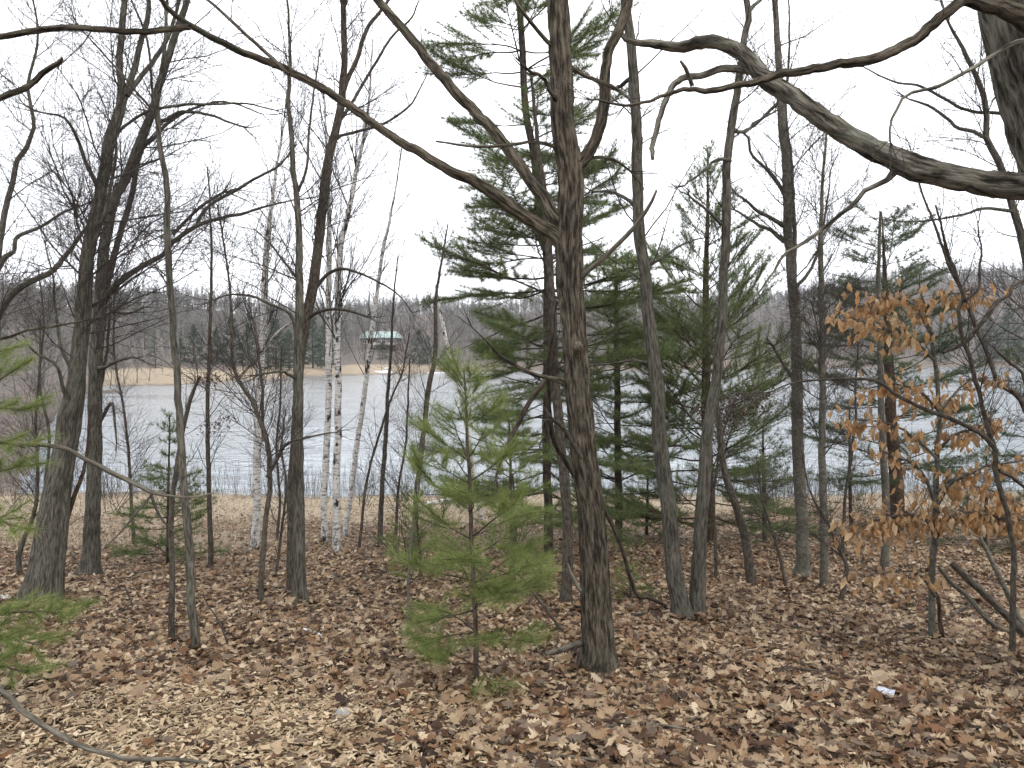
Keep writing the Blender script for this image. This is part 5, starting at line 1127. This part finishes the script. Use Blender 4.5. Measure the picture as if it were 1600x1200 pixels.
# ------------------------------------------------------------------ leaf litter
def litter():
    rng = np.random.default_rng(9)
    P = []
    def band(d0, d1, dens, pad=1.6):
        A = (.72 * (d1 * d1 - d0 * d0) + 2 * pad * (d1 - d0)); n = int(A * dens)
        y = np.sqrt(rng.uniform(d0 * d0, d1 * d1, n)) if d0 > 0 else rng.uniform(d0, d1, n)
        x = rng.uniform(-1, 1, n) * (.72 * np.maximum(y, 0) + pad); return np.stack([x, y], 1)
    P = np.concatenate([band(2.0, 5.6, 900), band(5.6, 8, 680), band(8, 14, 480), band(14, 22, 260), band(22, 32.6, 80)])
    ft = np.concatenate([np.stack([g[0] + rr * np.cos(a), g[1] + rr * np.sin(a)], 1) for (_, g, TP, TR_) in FOOT.values() for rr, a in [(TR_[1] * 1.05 + np.abs(rng.normal(0, .13, 46)), rng.uniform(0, 6.283, 46))]])
    banked = np.zeros(len(P) + len(ft) + 5200, bool); banked[len(P):len(P) + len(ft)] = True; P = np.concatenate([P, ft])
    ex = np.stack([rng.normal(-1.75, .75, 5200), rng.normal(4.35, .62, 5200)], 1); nb = len(P); P = np.concatenate([P, ex])
    x, y = P[:, 0], P[:, 1]; n = len(x); extra_chip = np.arange(n) >= nb
    nz = vnoise(np.stack([x * .35, y * .35, 0 * x], 1)); gr = ss(y + 9 * (nz - .5) + np.clip(-x, -9, 4) * .9, 16.5, 24)
    keep = rng.random(n) > gr * .72
    x, y, extra_chip, banked = x[keep], y[keep], extra_chip[keep], banked[keep]; n = len(x)
    z = ground_z(x, y) + rng.uniform(0.002, .035, n)
    k = np.where(rng.random(n) < .72, rng.integers(0, 6, n), rng.integers(6, 9, n))
    scl = rng.uniform(.040, .108, n) * np.where(rng.random(n) < .12, 1.25, 1)
    # wood chips and broken bits lie thick at lower left
    chip = (rng.random(n) < .75 * ss(-((x + 1.9) ** 2 / 1.6 + (y - 4.4) ** 2 / 1.1), -1.4, -.2)) | (rng.random(n) < .10) | extra_chip
    k = np.where(chip, 9 + rng.integers(0, 2, n), k); scl = np.where(chip, rng.uniform(.014, .052, n), scl)
    flat = rng.random(n) < .82
    tilt = np.where(flat, .19, .45)
    rot = np.stack([rng.normal(0, 1, n) * tilt, rng.normal(0, 1, n) * tilt + np.where(rng.random(n) < .4, math.pi, 0), rng.uniform(0, 6.28, n)], 1)
    z = z + np.where(flat, 0, .02) + np.where(extra_chip, .012, 0) + np.where(banked, rng.uniform(0, .05, n), 0)
    curls = [(.3, .3, .3), (.8, .6, -.4), (-.5, .5, .5), (1.1, .2, 0), (.2, 1.4, .3), (-.3, -.6, -.5)]
    protos = [leaf_mesh('oak', 100 + q, c, M['leaf']) for q, c in enumerate(curls)] + [leaf_mesh('beech', 200 + q, c, M['leaf']) for q, c in enumerate(((.4, .8, .2), (.9, 1.8, -.4), (-.4, .5, .3)))]
    chipm = leaf_mat('wood_chip', [(0, (.20, .135, .08)), (.4, (.33, .25, .15)), (.8, (.46, .37, .24)), (1, (.56, .47, .33))], 0)
    for q in range(2):
        V, Q = box((0, 0, 0), (.26 + .3 * q, 1, .08)); V[:, 0] *= 1 - (.75 - .3 * q) * (V[:, 1] > 0); V[:, 1] += .25 * V[:, 0]; V[:, 2] += .12 * V[:, 1] ** 2; protos.append(mesh('leaf', V, Q, None, [chipm], smooth=False))
    # the largest seen leaves are pieces of their own
    u = x / y; py = HOR + (EYE[2] - z) / y * F
    vis = (np.abs(u) < .635) & (py < 1195) & (k < 9); size = np.where(vis, scl / y, 0); big = np.argsort(-size)[:300]
    for i in big:
        o = bpy.data.objects.new('fallen_leaf', protos[k[i]]); COL.objects.link(o); o.parent = GROUND
        o.location = (x[i], y[i], z[i] + .018); o.rotation_euler = (rot[i, 0] * .7, rot[i, 1] if abs(rot[i, 1]) > 1.5 else rot[i, 1] * .7, rot[i, 2]); o.scale = (scl[i],) * 3
    m = np.ones(n, bool); m[big] = False
    o = scatter('leaf_litter', np.stack([x, y, z], 1)[m], rot[m], scl[m], k[m], protos)
    tag(o, 'thick litter of dead brown oak leaves on the woodland slope')
litter()

# ------------------------------------------------------------------ dry grass, shore stems, sticks, litter
def blades(name, label, X, Y, h, lean, w, mat, seed):
    rng = np.random.default_rng(seed); n = len(X); Z = ground_z(X, Y)
    a = rng.uniform(0, 6.28, n); hh = h * rng.uniform(.5, 1.2, n); ln = np.abs(rng.normal(0, lean, n))
    P0 = np.stack([X, Y, Z - .02], 1); D = np.stack([np.cos(a) * ln, np.sin(a) * ln, np.ones(n)], 1)
    P1 = P0 + D * (hh * .55)[:, None]; P2 = P1 + (D + np.stack([np.cos(a) * ln, np.sin(a) * ln, -ln * .6], 1)) * (hh * .5)[:, None]
    b = a + 1.57 + rng.normal(0, .4, n); S = np.stack([np.cos(b), np.sin(b), 0 * b], 1) * w * .5
    V = np.stack([P0 - S, P0 + S, P1 + S * .7, P1 - S * .7, P2], 1).reshape(-1, 3); k = np.arange(n) * 5
    Q = np.stack([k, k + 1, k + 2, k + 3], 1); T = np.stack([k + 3, k + 2, k + 4], 1)
    o = obj(name, mesh(name, V, Q, T, [mat], {'rnd': ('FLOAT', np.repeat(rng.random(n), 5))}))
    return tag(o, label, None, None, 'stuff')
rg = np.random.default_rng(21)
n = 34000; gy = rg.uniform(13, 34, n); gx = rg.uniform(-1, 1, n) * (gy * .75 + 1)
nz = vnoise(np.stack([gx * .35, gy * .35, 0 * gx], 1)); gm = rg.random(n) < ss(gy + 9 * (nz - .5) + np.clip(-gx, -9, 4) * .9, 16.5, 24)
blades('dry_grass', 'pale dry grass along the near shore', gx[gm], gy[gm], .26, .9, .009, M['grass'], 22)
n = 2600; gx = rg.uniform(-27, 27, n); gy = 33 + 1.1 * np.sin(gx * .35 + 1) + .5 * np.sin(gx * 1.1) - np.abs(rg.normal(0, 1.6, n)) + .4
cl = vnoise(np.stack([gx * .5, gy * .2, 0 * gx], 1)); gm = rg.random(n) < (cl * 1.4 - .1)
def shore_stems(X, Y):
    rng = np.random.default_rng(31); tb = Tubes()
    for x, y in zip(X, Y):
        p = np.array([x, y, ground_z(x, y) - .05]); L = rng.uniform(.5, 1.7)
        c = shoot(p, [rng.normal(0, .18), rng.normal(0, .18), 1], L, 5, rng, .07, .02); tb.add(c, np.linspace(.006, .003, 5), 3)
        if rng.random() < .5: ramify(tb, c, np.linspace(.006, .003, 5), rng, 3, .4, 1, .3, .15, (15, 40), .0028)
    tag(tb.build('shore_thicket', M['twig'], rng, None), 'thicket of thin bare stems along the water edge', None, None, 'stuff')
shore_stems(gx[gm], gy[gm])

def shrub_proto(seed):
    rng = np.random.default_rng(seed); tb = Tubes()
    for _ in range(9):
        c = shoot(np.array([rng.normal(0, .12), rng.normal(0, .12), -.05]), [rng.normal(0, .45), rng.normal(0, .45), 1], rng.uniform(.9, 2.0), 7, rng, .12, .03)
        r = np.linspace(.008, .003, 7); tb.add(c, r, 4); ramify(tb, c, r, rng, 6, .6, 2, .15, .08, (20, 55), .0024)
    V, Q, B, _ = tb.arrays(rng); return mesh('bare_shrub', V, Q, None, [M['twig']], {'bk': ('FLOAT_VECTOR', B)})
sp = [shrub_proto(400 + q) for q in range(3)]
for k, (px, py, s, lab) in enumerate([(20, 800, .9, 'leafless shrub at the left edge between pine boughs and water'), (95, 795, 1.1, 'leafless shrub behind the thick leaning left trunk'), (185, 800, 1.2, 'leafless shrub behind the young left pine'),
                                    (250, 792, .9, 'leafless shrub at the water edge behind the two near saplings'), (445, 795, .8, 'leafless shrub just left of the crossed pair near water'), (575, 793, .9, 'leafless shrub at the water right of the birches'),
                                    (625, 795, 1.0, 'leafless shrub left of the fallen white log'), (690, 800, 1.0, 'leafless shrub over the fallen white log'), (1350, 800, 1.0, 'leafless shrub left of the red pine trunk'),
                                    (1440, 800, 1.1, 'leafless shrub right of the red pine trunk'), (1500, 810, 1.0, 'leafless shrub behind the lowest orange leaves'), (1220, 800, .9, 'leafless shrub by the water left of the tall pale trunk'),
                                    (1055, 810, .8, 'leafless shrub by the water behind the forked pair'), (140, 640, 1.8, 'grey bush on the left bank beside the leaning trunk'), (40, 690, 1.2, 'grey bush on the left bank at the pine boughs'), (110, 660, 1.5, 'grey bush on the left bank between the big pair')]):
    g = on_ground(px, py, 12); o = obj('bare_shrub', sp[k % 3], None, g); o.scale = (s, s, s); o.rotation_euler = (0, 0, k * 1.9)
    tag(o, lab, 'shrub', 'leafless shrubs along the shore')

loose('fallen_birch_log', 'thin fallen white birch log on the bank behind the green sapling', 'fallen log', [(655, 794, 6), (672, 791, 6.5), (700, 786, 6.5), (728, 780, 6), (752, 776, 5)], 'birch', 9, 10, 0, lift=.1)
loose('fallen_birch_log', 'short white birch stick lying in the leaves at left of centre', 'stick', [(474, 988, 4), (488, 992, 5), (506, 1000, 5)], 'birch', 8, 11, 0, lift=.03)
loose('fallen_branch', 'long thin curved branch lying across the bottom left corner', 'fallen branch', [(-60, 1040, 9), (0, 1077, 9), (30, 1103, 9), (67, 1130, 9), (117, 1157, 8.5), (167, 1177, 8), (233, 1186, 7), (290, 1187, 6), (325, 1192, 4)], 'deadwood', 10, 12, 0, d=3.9, off=-.55, disp=LUMP)
loose('fallen_branch', 'dark stick lying left of the forked pair foot', 'stick', [(968, 964, 4), (1000, 965, 5), (1030, 960, 5.5), (1050, 962, 5), (1078, 972, 5)], 'brown', 7, 13, 1.5, lift=.03)
loose('fallen_branch', 'curved brown stick in the leaves below the oak, right of centre bottom', 'stick', [(900, 1168, 5), (925, 1152, 5), (955, 1145, 5), (985, 1140, 4.5), (1030, 1142, 4), (1075, 1150, 3)], 'deadwood', 7, 14, 1.5, lift=.04)
loose('fallen_branch', 'thin leaning stick slanting down left of the oak foot', 'stick', [(800, 880, 5), (815, 905, 5), (840, 935, 5), (862, 965, 5), (880, 985, 4)], 'brown', 7, 15, 1.5, d=6.9, off=-.2)
loose('fallen_branch', 'thin dark stick lying in the leaves below the two near saplings', 'stick', [(190, 1012, 2.5), (225, 1022, 3), (270, 1024, 3), (318, 1020, 2.5)], 'brown', 6, 16, 1)
loose('fallen_branch', 'thin curved stick among the leaves at right of centre', 'stick', [(1225, 1052, 3), (1265, 1055, 3.5), (1310, 1062, 3), (1345, 1092, 2.5)], 'brown', 6, 17, 1.5, lift=.04)
loose('fallen_branch', 'thin stick at the bottom centre edge of the leaves', 'stick', [(800, 1190, 4), (850, 1188, 5), (900, 1192, 5), (930, 1197, 4)], 'deadwood', 7, 18, .8)
loose('fallen_branch', 'short slanting twig standing from the leaves right of the two near saplings', 'stick', [(356, 1005, 3), (340, 970, 3), (325, 945, 2.5), (318, 925, 2)], 'twig', 6, 19, 1, d=6.7, off=.0)
loose('fallen_branch', 'short twig standing from leaves between the big pair and near saplings', 'stick', [(209, 955, 3), (203, 935, 3), (195, 915, 2.5)], 'twig', 6, 20, 0, d=8.3, off=.0)

def seedlings():
    pr = []
    for q in range(4):
        rng = np.random.default_rng(700 + q); tb = Tubes(); L = (.34, .5, .65, .42)[q]
        c = shoot(np.array([0, 0, -.03]), [rng.normal(0, .25), rng.normal(0, .2), 1], L, 8, rng, .12, .03); r = np.linspace(.003, .0012, 8); tb.add(c, r, 4)
        ramify(tb, c, r, rng, 9, .2, 2, .35, .08, (25, 60), .001)
        V, Q, B, _ = tb.arrays(rng); pr.append(mesh('bare_seedling', V, Q, None, [M['twig']], {'bk': ('FLOAT_VECTOR', B)}))
    spots = [(232, 1058, 'at lower left above the pale wood chips'), (700, 1000, 'just left of the pine sapling stem'), (835, 1040, 'left of the oak foot under its dead stub'), (862, 1062, 'nearest the oak foot on its left'),
             (1128, 985, 'just right of the forked pair foot'), (1180, 1010, 'in the open leaves right of the forked pair'), (1305, 1030, 'left of the beech foot in open leaves'), (1290, 1100, 'left of the crumpled cup'),
             (520, 955, 'right of the pale grey trunk foot'), (600, 930, 'between the birches and the pine sapling, in leaves'), (1010, 1085, 'right of the oak foot in open leaves'), (1400, 1015, 'between the open leaves and the beech foot'), (150, 985, 'behind the left pine boughs in leaves')]
    for k, (px, py, w) in enumerate(spots):
        g = on_ground(px, py); o = obj('bare_seedling', pr[k % 4], None, g); o.rotation_euler = (0, 0, k * 2.1); sc = .8 + .07 * (k % 5); o.scale = (sc, sc, sc)
        tag(o, 'thin leafless seedling ' + w, 'seedling', 'leafless seedlings in the leaf litter')
seedlings()
def grass_tuft():
    rng = np.random.default_rng(61); g = on_ground(945, 1052); n = 170
    X = g[0] + rng.normal(0, .045, n); Y = g[1] - .06 + rng.normal(0, .03, n)
    o = blades('grass_tuft', 'pale dry grass tuft at the oak foot', X, Y, .10, 1.1, .0025, M['grass'], 62)
grass_tuft()

def wrapper():
    rng = np.random.default_rng(71); g = on_ground(1383, 1092); t = thing('crumpled_cup', 'crumpled pale plastic cup lying among the leaves at lower right', 'litter', g)
    m, tt, b = nodes('clear_plastic'); b.inputs['Base Color'].default_value = (.27, .30, .35, 1); b.inputs['Roughness'].default_value = .18; b.inputs['Specular IOR Level'].default_value = .6; b.inputs['Transmission Weight'].default_value = .25
    n, k = 14, 20; V = []
    ax = norm(np.array([.55, -.35, -.12])); up = norm(np.cross(np.cross(ax, [0, 0, 1]), ax)); sd = np.cross(ax, up)
    for i in range(n):
        f = i / (n - 1); r = .029 + .012 * f
        for j in range(k):
            th = j / k * 6.2832; rr = r * (1 + .22 * math.sin(3 * th + 4 * f) * math.sin(5 * f) + rng.normal(0, .05)); fl = .65
            V.append(ax * (f - .5) * .10 + sd * math.cos(th) * rr + up * math.sin(th) * rr * fl + np.array([0, 0, .045]))
    V = np.array(V); i = np.arange(n - 1)[:, None]; j = np.arange(k)[None]
    Q = np.stack([i * k + j, i * k + (j + 1) % k, (i + 1) * k + (j + 1) % k, (i + 1) * k + j], -1).reshape(-1, 4)
    V2 = np.vstack([V, V[:k].mean(0)]); T = [[q, (q + 1) % k, len(V2) - 1] for q in range(k)]
    obj('body', mesh('body', V2, Q, T, [m], smooth=False), t)
    rim = Tubes(); c = V[-k:]; rim.add(np.vstack([c, c[:1]]), np.full(k + 1, .0022), 5); V3, Q3, B3, _ = rim.arrays(rng); obj('rim', mesh('rim', V3, Q3, None, [M['paper']]), t)
wrapper()

def scrap():
    g = on_ground(8, 938); V = []
    for i in range(6):
        for j in range(4): V.append([(i / 5 - .5) * .11, (j / 3 - .5) * .09, .03 + .012 * math.sin(i * 1.9 + j) + .014 * (j / 3)])
    Q = [[i * 4 + j, (i + 1) * 4 + j, (i + 1) * 4 + j + 1, i * 4 + j + 1] for i in range(5) for j in range(3)]
    tag(obj('paper_scrap', mesh('paper_scrap', V, Q, None, [M['paper']], smooth=False), None, g), 'small white paper scrap at the left edge by the thick trunk foot', 'litter')
scrap()
rock_g = on_ground(537, 1122)
def rock():
    rng = np.random.default_rng(81); th = np.linspace(0, 6.2832, 14, endpoint=False); V = []
    for i, (q, z) in enumerate(((1, -.03), (1.05, .0), (.85, .03), (.45, .045))):
        for a in th: r = .045 * q * (1 + rng.normal(0, .08)); V.append([math.cos(a) * r * 1.3, math.sin(a) * r, z + rng.normal(0, .004)])
    V.append([0, 0, .05]); Q = [[i * 14 + j, i * 14 + (j + 1) % 14, (i + 1) * 14 + (j + 1) % 14, (i + 1) * 14 + j] for i in range(3) for j in range(14)]
    T = [[42 + j, 42 + (j + 1) % 14, 56] for j in range(14)]
    tag(obj('stone', mesh('stone', np.array(V), Q, T, [M['stone']]), None, rock_g + [0, 0, .01]), 'small grey stone among the leaves at bottom, left of centre', 'stone')
rock()
hz = bpy.data.materials.new('haze'); hz.use_nodes = True; ht = hz.node_tree; ht.nodes.clear()
hv = ht.nodes.new('ShaderNodeVolumePrincipled'); hv.inputs['Color'].default_value = (.93, .95, 1, 1); hv.inputs['Density'].default_value = .0002
hv.inputs['Anisotropy'].default_value = .2
ho = ht.nodes.new('ShaderNodeOutputMaterial'); ht.links.new(hv.outputs[0], ho.inputs['Volume'])
HV, HQ = box((0, 0, 36.25), (2300, 2300, 87.5))
tag(obj('haze', mesh('haze', HV, HQ, None, [hz], smooth=False)), 'thin pale air between the near trees and the far hills', None, None, 'stuff')
print('tris', sum(sum(max(len(p.vertices) - 2, 0) for p in m.polygons) if len(m.polygons) < 1 else int(len(m.loops) - 2 * len(m.polygons)) for m in bpy.data.meshes), 'objects', len(SC.objects))
